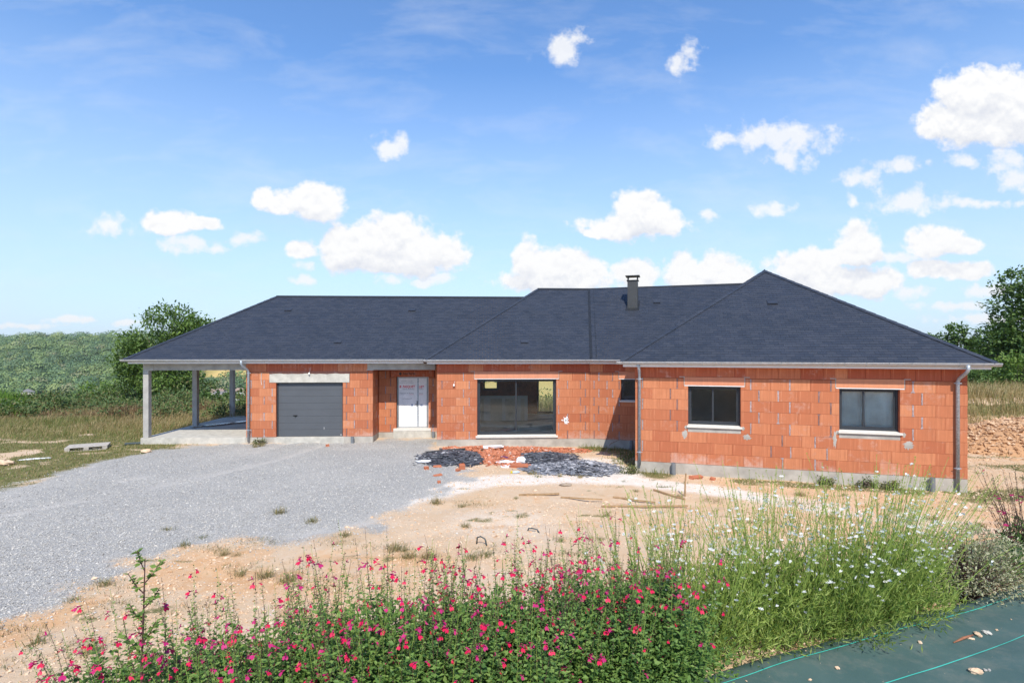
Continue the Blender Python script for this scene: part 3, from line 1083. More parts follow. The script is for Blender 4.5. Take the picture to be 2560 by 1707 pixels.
hp(mb, 'carport_slab', M['concrete_light'], G.out(.02))
mb = MB()
mb.cbox(1.06, 3.66, -.03, .2, PZ, -.012, .006)
hp(mb, 'garage_threshold', M['concrete_light'], G)


# lintels
def lintel(fr, a, b, z0, z1, white=True, n=3, mat='lintel', parent=None):
    mb = MB()
    mb.cbox(a + .022, b - .022, -.004, .19, z0 + .012, z1 - .004, .003)
    o = hp(mb, 'lintel', M[mat], fr)
    if white:
        mb = MB()
        mb.box(a + .02, b - .02, -.012, .03, z0 - .012, z0 + .009)
        hp(mb, 'lintel_trim', M['white'], fr)
    mb = MB()
    for q in (a + .006, b - .024):
        mb.box(q, q + .018, -.006, .05, z0, z1)
    mb.box(a - .12, a + .03, -.0075, .05, z1 - .012, z1 + .010)
    mb.box(b - .03, b + .12, -.0075, .05, z1 - .012, z1 + .010)
    hp(mb, 'lintel_mortar', M['concrete'], fr, kind='stuff')
    return o


lintel(WG, 1.37, 3.02, 2.256, 2.508)
lintel(WG, 5.25, 6.87, 2.256, 2.508)
lintel(MD, 1.36, 4.53, 2.230, 2.508)
lintel(RR, 1.05, 2.03, 2.237, 2.508)
# concrete garage lintel with a ragged upper edge
mb = MB()
xs = np.linspace(.87, 3.86, 40)
tops = 2.392 + .018 * np.sin(xs * 9) * np.sin(xs * 3.1 + 1) + np.random.default_rng(3).uniform(-.008, .008, 40)
v = []
for x_, z_ in zip(xs, tops):
    v += [(x_, -.016, 2.066), (x_, -.016, z_), (x_, .19, z_), (x_, .19, 2.066)]
f = []
for i in range(39):
    for j in range(4):
        f.append((i * 4 + j, (i + 1) * 4 + j, (i + 1) * 4 + (j + 1) % 4, i * 4 + (j + 1) % 4))
f += [(0, 1, 2, 3), tuple(39 * 4 + q for q in (3, 2, 1, 0))]
mb.add(v, f)
hp(mb, 'garage_lintel', M['concrete_light'], G)
mb = MB()
mb.box(.86, 3.87, -.002, .1, 2.38, RING0 + .02)
hp(mb, 'lintel_mortar', M['mortar_dark'], G, kind='stuff')
# entrance beam and the door lintel block
mb = MB()
mb.cbox(4.53, 7.12, -.004, .2, 2.539, 2.80, .006)
mb.cbox(4.50, 4.76, -.006, .2, 2.515, 2.56, .006)
hp(mb, 'entrance_beam', M['concrete'], G)
mb = MB()
mb.cbox(.47, 2.21, -.004, .19, 2.225, 2.465, .004)
hp(mb, 'door_lintel', M['brick_smooth'], DWF)

# carport posts and ring beam
for i, (s0, d0) in enumerate(((-3.80, -.02), (-3.80, -3.42), (-3.80, -6.86))):
    mb = MB()
    mb.cbox(s0, s0 + .20, -d0, -d0 + .20, 0.0, 2.52, .008)
    mb.cbox(s0 - .004, s0 + .204, -d0 - .004, -d0 + .204, .25, .252, .001)
    hp(mb, 'carport_post', M['post'], G)
mb = MB()
mb.cbox(-3.80, -3.40, .022, .218, 2.52, 2.80, .005)
mb.cbox(-3.397, .0, .026, .214, 2.535, 2.80, .005)
mb.cbox(-3.797, -3.603, .222, 7.06, 2.535, 2.80, .005)
mb.cbox(-3.6, .0, 6.87, 7.06, 2.535, 2.80, .005)
hp(mb, 'carport_beam', M['concrete'], G)

# ------------------------------------------------------------------ roof
PT = .684                                    # slope
CT = math.cos(math.atan(PT))
ST = math.sin(math.atan(PT))
EZ = 2.95
roof = thing('roof', None, None, (0, 0, 0))
roof.parent = house
EXPO, SLW = .122, .224
slate_unit = {}
TH0, TH1 = .011, .004


def slate_poly(b0, b1, t0, t1, q0, q1, jit):
    """tapered wedge slate in slope coordinates (s, q up the slope, height)"""
    h0, h1 = TH0 + jit, TH1
    return ([(b0, q0, h0), (b1, q0, h0), (t1, q1, h1), (t0, q1, h1), (b0, q0, h0 - .009), (b1, q0, h0 - .009), (t1, q1, h1 - .004), (t0, q1, h1 - .004)],
            [(0, 1, 2, 3), (4, 5, 1, 0), (5, 6, 2, 1), (7, 4, 0, 3)])


def slope(fr, s_lo, s_hi, lo_k, hi_k, run, single=0, name='slates', ref=None):
    """one roof slope on the eave frame fr; its side edges move by lo_k / hi_k metres per metre of run"""
    o3 = fr.pt(0, 0, EZ)
    U = Vector((fr.u.x, fr.u.y, 0))
    IN = Vector((-fr.n.x, -fr.n.y, 0))
    Q = (IN * CT + Vector((0, 0, ST))).normalized()
    N = U.cross(Q).normalized()
    rot = Matrix((U, Q, N)).transposed()
    Lq = run / CT
    deck = MB()
    deck.add([(s_lo, 0, -.02), (s_hi, 0, -.02), (s_hi + hi_k * run, Lq, -.02), (s_lo + lo_k * run, Lq, -.02)], [(0, 1, 2, 3)])
    deck.obj('roof_deck', M['wood'], roof, o3 - HO, rot)
    loose, cand = MB(), []
    nr = int(Lq / EXPO)
    rr = random.Random(int(abs(s_hi) * 100) + len(name))
    for r_ in range(nr + 1):
        q0 = r_ * EXPO
        q1 = min(q0 + EXPO * 1.25, Lq)
        if q1 - q0 < .02:
            continue
        e0 = (s_lo + lo_k * q0 * CT, s_hi + hi_k * q0 * CT)
        e1 = (s_lo + lo_k * q1 * CT, s_hi + hi_k * q1 * CT)
        a = e0[0] - ((r_ % 2) * .5 * SLW) - SLW + (e0[0] * -1 % SLW if lo_k else 0)
        lo, hi = min(e0[0], e1[0]), max(e0[1], e1[1])
        a = math.floor(lo / SLW) * SLW - (r_ % 2) * .5 * SLW
        while a < hi:
            b0, b1 = max(a + .0018, e0[0]), min(a + SLW - .0018, e0[1])
            t0, t1 = max(a + .0018, e1[0]), min(a + SLW - .0018, e1[1])
            full = b0 == a + .0018 and b1 == a + SLW - .0018 and t0 == b0 and t1 == b1 and q1 - q0 > EXPO
            a2 = a
            a += SLW
            if b1 - b0 < .012 and t1 - t0 < .012:
                continue
            b1, t1 = max(b1, b0), max(t1, t0)
            jit = rr.uniform(-.001, .0025)
            if full and single:
                cand.append((a2, q0, jit))
            else:
                loose.add(*slate_poly(b0, b1, t0, t1, q0 + rr.uniform(-.002, .002), q1, jit))
    if single:
        ref = Vector((0, 0, CAM_Z))
        cand.sort(key=lambda c_: ((o3 + U * (c_[0] + .1) + Q * c_[1]) - ref).length)
        if 'm' not in slate_unit:
            mb_ = MB()
            mb_.add(*slate_poly(.0018, SLW - .0018, .0018, SLW - .0018, 0, EXPO * 1.25, 0))
            slate_unit['m'] = mb_.mesh('slate', M['slate'])
        for a2, q0, jit in cand[:single]:
            link('slate', slate_unit['m'], roof, o3 - HO + U * a2 + Q * q0 + N * jit, rot)
        for a2, q0, jit in cand[single:]:
            loose.add(*slate_poly(a2 + .0018, a2 + SLW - .0018, a2 + .0018, a2 + SLW - .0018, q0, q0 + EXPO * 1.25, jit))
    base = len(ALL.v)
    for v_ in loose.v:
        ALL.v.append(tuple(o3 - HO + U * v_[0] + Q * v_[1] + N * v_[2]))
    ALL.f += [tuple(base + i for i in f_) for f_ in loose.f]
    ALL.mi += [0] * len(loose.f)
    return o3, U, Q, N


ALL = MB()
OV = .40
# left block: 8 m wide, hipped over the carport
EL = G.out(OV)
slope(EL, -4.25, 7.1, 1, 1, 4.0, name='left_front')
ELl = Fr(EL.pt(-4.25, -8.0), (UL[1], -UL[0]))
slope(ELl, 0, 8.0, 1, -1, 4.0, name='left_end')
ELb = Fr(EL.pt(9.0, -8.0), (-UL[0], -UL[1]))
slope(ELb, 0, 13.25, -.5, -1, 4.0, name='left_back')
# middle block, hipped at its left end and bent at the valley
EM = MD.out(OV)
RUNM = 4.51
bend = MD.pt(5.672)
kv = math.tan(R_(9.65))                      # valley leans half the bend
slope(EM, -.40, 5.672 + .40 * kv * -1 + .135, 1, kv, RUNM, name='middle_front')
EMl = Fr(EM.pt(-.40, -RUNM * 2), (UL[1], -UL[0]))
slope(EMl, 0, RUNM * 2, 1, -1, RUNM, name='middle_end')
EMb = Fr(EM.pt(9.5, -RUNM * 2), (-UL[0], -UL[1]))
slope(EMb, 0, 9.9, 0, -1, RUNM, name='middle_back')
ER = RR.out(OV)
slope(ER, .068, 6.0, -kv, 0, RUNM, name='right_front')
# wing: hipped towards the camera
EW = WG.out(OV)
RUNW = 4.535
slope(EW, -.41, 8.66, 1, -1, RUNW, single=300, name='wing_front')
EWl = Fr(EW.pt(-.41, -13.5), (UR[1], -UR[0]))
slope(EWl, 0, 13.5, 0, -1, RUNW, name='wing_left')
EWr = Fr(EW.pt(8.66), (-UR[1], UR[0]))
slope(EWr, 0, 13.5, 1, -1, RUNW, name='wing_right')
EWb = Fr(EW.pt(8.66, -13.5), (-UR[0], -UR[1]))
slope(EWb, 0, 9.07, 1, -1, RUNW, name='wing_back')
ALL.obj('slates', M['slate'], roof, kind='stuff')


def ridge_strip(p, q, name, mat, wdt=.10, lift=.03, n1_=None, n2_=None):
    """folded capping along a ridge or hip, lying on both slopes"""
    p, q = Vector(p), Vector(q)
    d = (q - p).normalized()
    mb_ = MB()
    a = d.cross(n1_).normalized() * wdt
    b = n2_.cross(d).normalized() * wdt
    if a.z > 0:
        a = -a
    if b.z > 0:
        b = -b
    up_ = Vector((0, 0, lift))
    k = Vector((0, 0, .014))
    vs = [p + a + k + n1_ * .016, p + up_, p + b + k + n2_ * .016, q + a + k + n1_ * .016, q + up_, q + b + k + n2_ * .016]
    vs = [v_ - HO for v_ in vs]
    vs2 = [v_ - Vector((0, 0, .012)) for v_ in vs]
    mb_.add(vs + vs2, [(0, 1, 4, 3), (1, 2, 5, 4), (9, 10, 7, 6), (10, 11, 8, 7), (0, 6, 7, 1), (1, 7, 8, 2), (3, 4, 10, 9), (4, 5, 11, 10), (0, 3, 9, 6), (2, 8, 11, 5)])
    return mb_.obj(name, M[mat], roof)


def nrm(fr):
    return Vector((fr.n.x * ST, fr.n.y * ST, CT))


def eave(fr, s_, run):
    return fr.pt(s_, -run, EZ + PT * run)


apL = eave(EL, -.25, 4.0)
ridge_strip(apL, eave(EL, 10.9, 4.0), 'ridge_cap', 'lead', .09, .05, nrm(EL), nrm(ELb))
apM = eave(EM, -.40 + RUNM, RUNM)
bendM = eave(EM, 5.672 + .07 + kv * RUNM, RUNM)
ridge_strip(apM, bendM, 'ridge_cap', 'lead', .09, .05, nrm(EM), nrm(EMb))
ridge_strip(bendM, eave(ER, 5.9, RUNM), 'ridge_cap', 'lead', .09, .05, nrm(ER), -nrm(ER) + Vector((0, 0, 2 * CT)))
apW = eave(EW, -.41 + RUNW, RUNW)
ridge_strip(apW, apW - Vector((WG.n.x, WG.n.y, 0)) * 4.5, 'ridge_cap', 'lead', .09, .05, nrm(EWl), nrm(EWr))


def hip(fr_a, fr_b, p, q):
    n_ = max(2, int((Vector(q) - Vector(p)).length / .3))
    for i in range(n_):                      # slates cut to the hip, laid up it one over the other
        a = Vector(p).lerp(Vector(q), i / n_)
        b = Vector(p).lerp(Vector(q), min(1, (i + 1.12) / n_))
        ridge_strip(a + Vector((0, 0, .012)), b, 'hip_slate', 'slate', .115, .026, nrm(fr_a), nrm(fr_b))


hip(EL, ELl, eave(EL, -4.25, 0), apL)
hip(EM, EMl, eave(EM, -.40, 0), apM)
hip(EW, EWl, eave(EW, -.41, 0), apW)
hip(EW, EWr, eave(EW, 8.66, 0), apW)
# zinc valley at the bend
mb = MB()
v0, v1 = eave(EM, 5.735, 0.02), bendM
dv = (v1 - v0).normalized()
sa = Vector((-UL[0], -UL[1], 0)) * .13
sb = Vector((UR[0], UR[1], 0)) * .13
kz = Vector((0, 0, .042))
mb.add([q - HO for q in (v0 + sa + kz, v0 + kz * .7, v0 + sb + kz, v1 + sa + kz, v1 + kz * .7, v1 + sb + kz)], [(0, 1, 4, 3), (1, 2, 5, 4)])
mb.obj('roof_valley', M['lead'], roof)
# small slate vents
for fr, q, s_ in ((EL, 3.03, .64), (EL, .98, 3.28), (EL, 3.04, 5.88), (EM, .97, 3.27), (ER, 3.42, 2.33), (EW, 2.66, 4.07)):
    U = Vector((fr.u.x, fr.u.y, 0))
    Q = (Vector((-fr.n.x, -fr.n.y, 0)) * CT + Vector((0, 0, ST))).normalized()
    rot = Matrix((U, Q, U.cross(Q))).transposed()
    mb = MB()
    mb.add([(-.15, -.13, .018), (.15, -.13, .018), (.15, .13, .018), (-.15, .13, .018), (-.13, -.12, .06), (.13, -.12, .06), (.13, .10, .03), (-.13, .10, .03)],
           [(0, 1, 5, 4), (1, 2, 6, 5), (2, 3, 7, 6), (3, 0, 4, 7), (4, 5, 6, 7)])
    for i in range(6):
        mb.box(-.12 + i * .045, -.10 + i * .045, -.128, -.118, .025, .055)
    mb.obj('roof_vent', M['slate'], roof, eave(fr, s_, q) - HO, rot)

# fascias, soffits, gutters
GR = .068


def gutter_run(fr, a, b, f0, f1, end_l=True, end_r=True):
    mb_ = MB()
    mb_.cbox(f0, f1, .10, .122, 2.79, 2.925, .003)
    hp(mb_, 'fascia', M['white'], fr)
    mb_ = MB()
    mb_.box(f0 + .01, f1 - .01, .123, .415, 2.792, 2.806)
    hp(mb_, 'soffit', M['white'], fr)
    prof = []
    for i in range(11):
        q = math.pi * i / 10
        prof.append((.022 - math.cos(q) * -GR * -1, EZ - .022 - math.sin(q) * GR))
    prof = [(.022 - GR * math.cos(math.pi * i / 10), EZ - .022 - GR * math.sin(math.pi * i / 10)) for i in range(11)]
    bead = [(prof[0][0] - .012, EZ - .026), (prof[0][0] - .014, EZ - .012), (prof[0][0] - .006, EZ - .004), (prof[0][0] + .006, EZ - .008)]
    mb_ = MB()
    mb_.sweep(bead[::-1] + prof, a, b)
    for x_, on in ((a, end_l), (b, end_r)):
        if on:
            n_ = len(mb_.v)
            mb_.v += [(x_, y, z) for y, z in prof]
            mb_.f.append(tuple(range(n_, n_ + 11)))
            mb_.mi.append(0)
    g = hp(mb_, 'gutter', M['zinc'], fr, smooth=False)
    k = a + .35
    while k < b - .1:
        mb_ = MB()
        pr = [(.022 - (GR + .004) * math.cos(math.pi * i / 8), EZ - .022 - (GR + .004) * math.sin(math.pi * i / 8)) for i in range(9)]
        mb_.sweep(pr, k, k + .022)
        mb_.box(k, k + .022, -.065, .09, EZ - .012, EZ - .006)
        o = mb_.obj('gutter_bracket', M['galv'], g, (0, 0, 0))
        k += .5
    return g


gutter_run(EL, -4.34, 6.84, -4.15, 6.70, True, False)
gutter_run(EM, -.43, 5.76, -.33, 5.74, True, False)
gutter_run(ER, .05, 1.72, .06, 1.70, False, False)
gutter_run(EW, -.50, 8.74, -.33, 8.58)


def downpipe(fr, s_top, s_pipe, z_end, d_pipe=.080, r_=.042, straight=False):
    mb_ = MB()
    y0 = -OV - .022
    if straight:
        pts = [(s_top, y0 + .06, 2.90), (s_pipe, -.25, 2.70), (s_pipe, -d_pipe, 2.58), (s_pipe, -d_pipe, z_end)]
    else:
        pts = [(s_top, y0, 2.90), (s_top, y0, 2.78), (s_top + (s_pipe - s_top) * .15, -OV + .05, 2.70), (s_pipe - (s_pipe - s_top) * .15, -d_pipe - .06, 2.56), (s_pipe, -d_pipe, 2.47), (s_pipe, -d_pipe, z_end)]
    mb_.tube(pts, r_, 12)
    o = hp(mb_, 'downpipe', M['galv'], fr, smooth=True)
    for z in (2.43, .28):
        b_ = MB()
        b_.tube([(s_pipe, -d_pipe, z - .016), (s_pipe, -d_pipe, z + .016)], r_ + .006, 12)
        b_.box(s_pipe - .085, s_pipe + .085, -d_pipe - .004, -d_pipe + .004, z - .008, z + .008)
        b_.box(s_pipe - .008, s_pipe + .008, -d_pipe + .03, .01, z - .008, z + .008)
        b_.obj('pipe_bracket', M['galv'], o)
    return o


downpipe(G, .0, .12, -.16)
downpipe(WG, .10, .13, -.10, straight=True)
downpipe(WG, 8.05, 7.98, -.29)

# chimney
cp = eave(ER, 1.375, 3.2)
ch = thing('chimney', None, None, cp - HO)
ch.parent = house
ch.rotation_euler = (0, 0, RR.a)
mb = MB()
mb.cbox(-.205, .205, -.205, .205, -.25, 1.02, .006)
mb.obj('chimney_shaft', M['flue'], ch)
mb = MB()
mb.cbox(-.24, .24, -.24, .24, 1.02, 1.05, .004)
for sx in (-1, 1):
    for sy in (-1, 1):
        mb.box(sx * .19 - .02, sx * .19 + .02, sy * .19 - .02, sy * .19 + .02, 1.05, 1.20)
mb.cbox(-.285, .285, -.285, .285, 1.20, 1.235, .004)
mb.obj('chimney_cap', M['flue'], ch)
mb = MB()
mb.add([(-.27, -.34, -.195), (.27, -.34, -.195), (.27, .30, .235), (-.27, .30, .235), (-.27, -.34, -.215), (.27, -.34, -.215), (.27, .30, .205), (-.27, .30, .205)],
       [(0, 1, 2, 3), (4, 7, 6, 5), (0, 4, 5, 1), (1, 5, 6, 2), (3, 2, 6, 7), (0, 3, 7, 4)])
mb.obj('chimney_flashing', M['lead'], ch)


# ------------------------------------------------------------------ windows
def window(fr, a, b, z0, z1, rec=.12, sash=2, fw=.05, mull=None, blind=False, name='window', sl=None):
    o = fr.pt(0) - HO
    win = thing(name, None, None, o)
    win.parent = house
    win.rotation_euler = (0, 0, fr.a)
    y = rec
    mb_ = MB()
    for bx in ((a, a + fw, z0, z1), (b - fw, b, z0, z1), (a + fw, b - fw, z1 - fw, z1), (a + fw, b - fw, z0, z0 + fw)):
        mb_.cbox(bx[0], bx[1], y, y + .07, bx[2], bx[3], .004)
    mb_.obj('window_frame', M['anthracite'], win)
    mid = mull if mull else (a + b) / 2
    segs = [(a + fw, mid + .02, 0), (mid - .02, b - fw, 1)] if sash == 2 else [(a + fw, b - fw, 0)]
    sw = .045
    for (p, q, i) in segs:
        yy = y + .012 + i * .026
        mb_ = MB()
        for bx in ((p, p + sw, z0 + fw, z1 - fw), (q - sw, q, z0 + fw, z1 - fw), (p + sw, q - sw, z1 - fw - sw, z1 - fw), (p + sw, q - sw, z0 + fw, z0 + fw + sw)):
            mb_.cbox(bx[0], bx[1], yy, yy + .024, bx[2], bx[3], .003)
        mb_.obj('sash', M['anthracite'], win)
        mb_ = MB()
        mb_.box(p + sw, q - sw, yy + .010, yy + .014, z0 + fw + sw, z1 - fw - sw)
        mb_.obj('pane', M['glass'], win)
    if blind:
        mb_ = MB()
        n_ = 40
        xs_ = np.linspace(a + .03, b - .03, n_)
        for i in range(n_ - 1):
            y0_, y1_ = (y + .13 + .018 * math.sin(x_ * 23) * math.sin(x_ * 5) for x_ in (xs_[i], xs_[i + 1]))
            mb_.add([(xs_[i], y0_, z0 + .03), (xs_[i + 1], y1_, z0 + .03), (xs_[i + 1], y1_, z1), (xs_[i], y0_, z1)], [(0, 1, 2, 3)])
        mb_.obj('blind', M['blind'], win)
    if sl:
        s0, s1, zs, th, pr = sl
        mb_ = MB()
        mb_.add([(s0, -pr, zs - th), (s1, -pr, zs - th), (s1, rec + .05, zs - th), (s0, rec + .05, zs - th), (s0, -pr, zs - .02), (s1, -pr, zs - .02), (s1, rec + .05, zs + .012), (s0, rec + .05, zs + .012)],
                [(0, 3, 2, 1), (4, 5, 6, 7), (0, 1, 5, 4), (1, 2, 6, 5), (2, 3, 7, 6), (3, 0, 4, 7)])
        mb_.obj('sill', M['sill'], win)
    return win


window(WG, 1.492, 2.898, 1.135, 2.256, mull=2.175, sl=(1.46, 2.935, 1.125, .07, .055))
window(WG, 5.352, 6.748, 1.135, 2.256, mull=5.96, blind=True, sl=(5.32, 6.80, 1.125, .07, .055))
window(MD, 1.482, 4.418, .155, 2.23, fw=.06, mull=2.93, name='sliding_window', sl=(1.43, 4.47, .145, .09, .055))
window(RR, 1.142, 1.938, 1.50, 2.237, sash=1, sl=(1.09, 1.99, 1.465, .07, .055))
for fr, a, b, z0, z1 in ((WG, 1.49, 2.90, .924, 1.05), (WG, 5.35, 6.75, .924, 1.05), (MD, 1.48, 4.42, -.01, .052), (RR, 1.14, 1.94, 1.385, 1.395)):
    mb = MB()
    mb.box(a - .004, b + .004, -.004, .19, z0, z1)
    hp(mb, 'sill_bed', M['concrete'], fr)
# daubs of mortar at the sill ends
for s_, z_, sx_, sz_ in ((1.40, .85, .09, .13), (1.44, 1.05, .05, .07), (2.96, 1.07, .05, .06), (3.06, .83, .12, .09), (5.24, .86, .05, .24), (6.84, 1.06, .05, .07), (6.93, .80, .13, .12), (5.30, 1.06, .05, .06)):
    mb = MB()
    k = 28
    pts = [(s_ + sx_ * math.cos(6.283 * i / k) * random.uniform(.55, 1.15), -.0065 - .001 * (i % 2), z_ + sz_ * math.sin(6.283 * i / k) * random.uniform(.55, 1.15)) for i in range(k)]
    mb.add(pts + [(s_, -.012, z_)] + [(p_[0], .02, p_[2]) for p_ in pts], [(i, (i + 1) % k, k) for i in range(k)] + [(i, k + 1 + i, k + 1 + (i + 1) % k, (i + 1) % k) for i in range(k)])
    hp(mb, 'mortar_patch', M['concrete'], WG)

# rear bay, rear window and half-height counter seen through the big pane
window(RB, 1.202, 4.748, .02, 2.25, fw=.06, name='sliding_window')
window(RB, 6.752, 7.548, 1.25, 2.2, sash=1, name='window')
cn_ = Fr(MD.pt(.3, -5.2), UL)
mb = MB()
mb.box(0, 3.45, 0, .10, 0, 1.19)
part = hp(mb, 'counter_wall', M['filler'], cn_)
mb = MB()
for a, b in ((.55, .68), (1.40, 1.72), (2.25, 2.40), (2.86, 3.12), (3.30, 3.448)):
    mb.box(a, b, -.002, .001, .03, 1.06)
mb.box(.01, 3.44, -.003, .001, 1.05, 1.185)
mb.obj('joint_filler', M['white'], part, kind='stuff')
mb = MB()
mb.box(.2, 3.0, .0, .5, .9, 2.55)
hp(mb, 'inner_wall', M['core'], Fr(MD.pt(4.9, -5.2), UL))

# ------------------------------------------------------------------ garage door
gd = thing('garage_door', None, None, G.pt(1.11) - HO)
gd.parent = house
gd.rotation_euler = (0, 0, G.a)
mb = MB()
mb.box(.003, .045, .10, .16, 0, 2.064)
mb.box(2.455, 2.497, .10, .16, 0, 2.064)
mb.box(.045, 2.455, .10, .16, 2.03, 2.064)
mb.obj('door_track', M['anthracite'], gd)
ph_ = 2.03 / 8
for i in range(8):
    z0 = i * ph_
    mb = MB()
    mb.cbox(.047, 2.453, .112, .15, z0 + .004, z0 + ph_ - .004, .010)
    mb.box(.047, 2.453, .118, .15, z0 - .004 if i else 0, z0 + ph_)
    mb.obj('door_panel', M['garage'], gd)
mb = MB()
mb.tube([(.62, .105, .80), (.74, .085, .80)], .018, 8)
mb.cbox(.60, .76, .092, .112, .785, .815, .004)
mb.tube([(.68, .10, .80), (.68, .085, .74)], .012, 6)
mb.obj('door_handle', M['black'], gd)
mb = MB()
mb.box(2.37, 2.44, .1105, .1125, .05, .066)
mb.obj('maker_plate', M['white'], gd)
for zz, q in ((.30, .05), (.27, .02)):
    mb = MB()
    mb.box(1.758, 1.768, .1105, .1125, zz, zz + q)
    mb.obj('paper_scrap', M['white'], gd)

# ------------------------------------------------------------------ entrance door with its printed film
fd = thing('front_door', None, None, DWF.pt(.70) - HO)
fd.parent = house
fd.rotation_euler = (0, 0, DWF.a)
m, t = material('white_protective_film')
p = pos(t)
n = t.noise(t.vmath('MULTIPLY', p, (1.0, 1.0, .55)), 7.0, 5, .6, 1.0)
finish(t, principled(t, t.mix(t.remap(n, .3, .7), (.66, .67, .69), (.80, .80, .81)), .35, 0, .5, bump(t, n, .6, .02)))
M['film'] = m
z0, z1 = .16, 2.21
mb = MB()
for bx in ((.004, .085, z0, z1), (1.205, 1.286, z0, z1), (.085, 1.205, z1 - .05, z1), (.085, 1.205, z0, z0 + .05)):
    mb.cbox(bx[0], bx[1], .10, .17, bx[2], bx[3], .004)
mb.obj('door_frame', M['zinc'], fd)
mb = MB()
for q in (.045, 1.235):
    mb.box(q, q + .016, .094, .101, z0, z1)
mb.box(.0, .03, .085, .10, z0, z1)
mb.obj('frame_seal', M['black'], fd)
for nm_, a, b in (('main_leaf', .088, .835), ('side_leaf', .875, 1.202)):
    mb = MB()
    mb.cbox(a, b, .108, .16, z0 + .052, z1 - .052, .006)
    mb.obj(nm_, M['film'], fd)
mb = MB()
mb.cbox(.838, .872, .098, .16, z0 + .05, z1 - .05, .004)
for q in (.828, .878):
    mb.box(q - .004, q + .004, .100, .108, z0 + .06, z1 - .06)
mb.obj('meeting_stile', M['galv'], fd)
mb = MB()
mb.cbox(.805, .835, .094, .108, 1.02, 1.24, .004)
mb.tube([(.82, .10, 1.12), (.82, .065, 1.12), (.74, .06, 1.12)], .010, 6)
mb.obj('door_handle', M['black'], fd)
PR = {}
for k_, c_ in (('print_red', (.62, .02, .035)), ('print_grey', (.16, .16, .18)), ('print_blue', (.03, .11, .28)), ('print_black', (.03, .022, .02))):
    m, t = material(k_)
    finish(t, principled(t, c_, .5))
    PR[k_] = m


def lettering(txt, x, z, size, mat, parent, y=.1065, width=None, bold=0.0, shear=0.0, name='lettering', align='LEFT'):
    cu = bpy.data.curves.new(name, 'FONT')
    cu.body = txt
    cu.size = size
    cu.offset = bold
    cu.shear = shear
    cu.align_x = align
    cu.resolution_u = 2
    ob = bpy.data.objects.new(name, cu)
    COL.objects.link(ob)
    bpy.context.view_layer.update()
    me = bpy.data.meshes.new_from_object(ob.evaluated_get(bpy.context.evaluated_depsgraph_get()))
    bpy.data.objects.remove(ob)
    co = np.array([v_.co[:] for v_ in me.vertices])
    wid = co[:, 0].max() - co[:, 0].min()
    k = (width / wid) if width else 1.0
    me.transform(Matrix.Translation((x, y, z)) @ Matrix.Rotation(R_(90), 4, 'X') @ Matrix.Diagonal((k, 1, 1, 1)))
    me.materials.clear()
    me.materials.append(PR[mat])
    return link(name, me, parent)


lettering('PASQUET', .235, 1.775, .135, 'print_red', fd, width=.50, bold=.004, shear=.15)
lettering('B', .105, 1.775, .135, 'print_red', fd, bold=.004, shear=.15)
lettering('MENUISERIES', .24, 1.70, .055, 'print_grey', fd, width=.47)
lettering('La fenêtre, la porte', .16, 2.03, .05, 'print_grey', fd, width=.46)
lettering('tradition et innovation', .12, 1.965, .05, 'print_grey', fd, width=.56)
lettering('Fabriqué en France', .135, 1.535, .075, 'print_grey', fd, width=.54)
lettering('www.pasquet.fr', .22, 1.32, .06, 'print_grey', fd, width=.40)
lettering('Rejoignez-nous', .20, 1.055, .05, 'print_grey', fd, width=.32)
lettering('UET', .888, 1.765, .135, 'print_red', fd, width=.205, bold=.004, shear=.15)
lettering('SERIES', .905, 1.70, .05, 'print_grey', fd, width=.18)
lettering('rance', .888, 1.535, .07, 'print_grey', fd, width=.17)
mb = MB()
mb.box(.14, .30, .1055, .1075, 1.50, 1.508)
mb.obj('print_rule', PR['print_grey'], fd)
mb = MB()
mb.box(.50, .67, .1055, .1075, 1.50, 1.508)
mb.box(.89, 1.06, .1055, .1075, 1.50, 1.508)
mb.obj('print_rule', PR['print_red'], fd)
for x_ in (.575, .955):
    mb = MB()
    mb.box(x_, x_ + .075, .1055, .1072, 1.035, 1.11)
    o = mb.obj('social_logo', PR['print_blue'], fd)
    PR['w'] = M['white']
    lettering('f', x_ + .022, 1.045, .075, 'w', o, y=.104, bold=.003)
mb = MB()
mb.cbox(.60, 2.10, -.12, .2, .055, .155, .006)
hp(mb, 'door_sill', M['sill'], DWF)
mb = MB()
n_ = 16
for i in range(n_):
    a, b = .60 + 1.5 * i / n_, .60 + 1.5 * (i + 1) / n_
    mb.cbox(a, b, -.11 - random.uniform(0, .02), .2, -.5, .054 - .0005 * i, .003)
hp(mb, 'door_step', M['concrete_light'], DWF, kind='stuff')
# printed mark on the lintel block
o = lettering("bio'bric", .98, 2.315, .125, 'print_black', None, y=-.006, width=.48, bold=.003, name='lettering')
o.parent = house
o.location = DWF.pt(0) - HO
o.rotation_euler = (0, 0, DWF.a)
mb = MB()
mb.add([(.86, -.0062, 2.27), (.92, -.0062, 2.345), (.86, -.0062, 2.42), (.80, -.0062, 2.345)], [(0, 1, 2, 3)])
hp(mb, 'printed_logo', PR['print_black'], DWF)

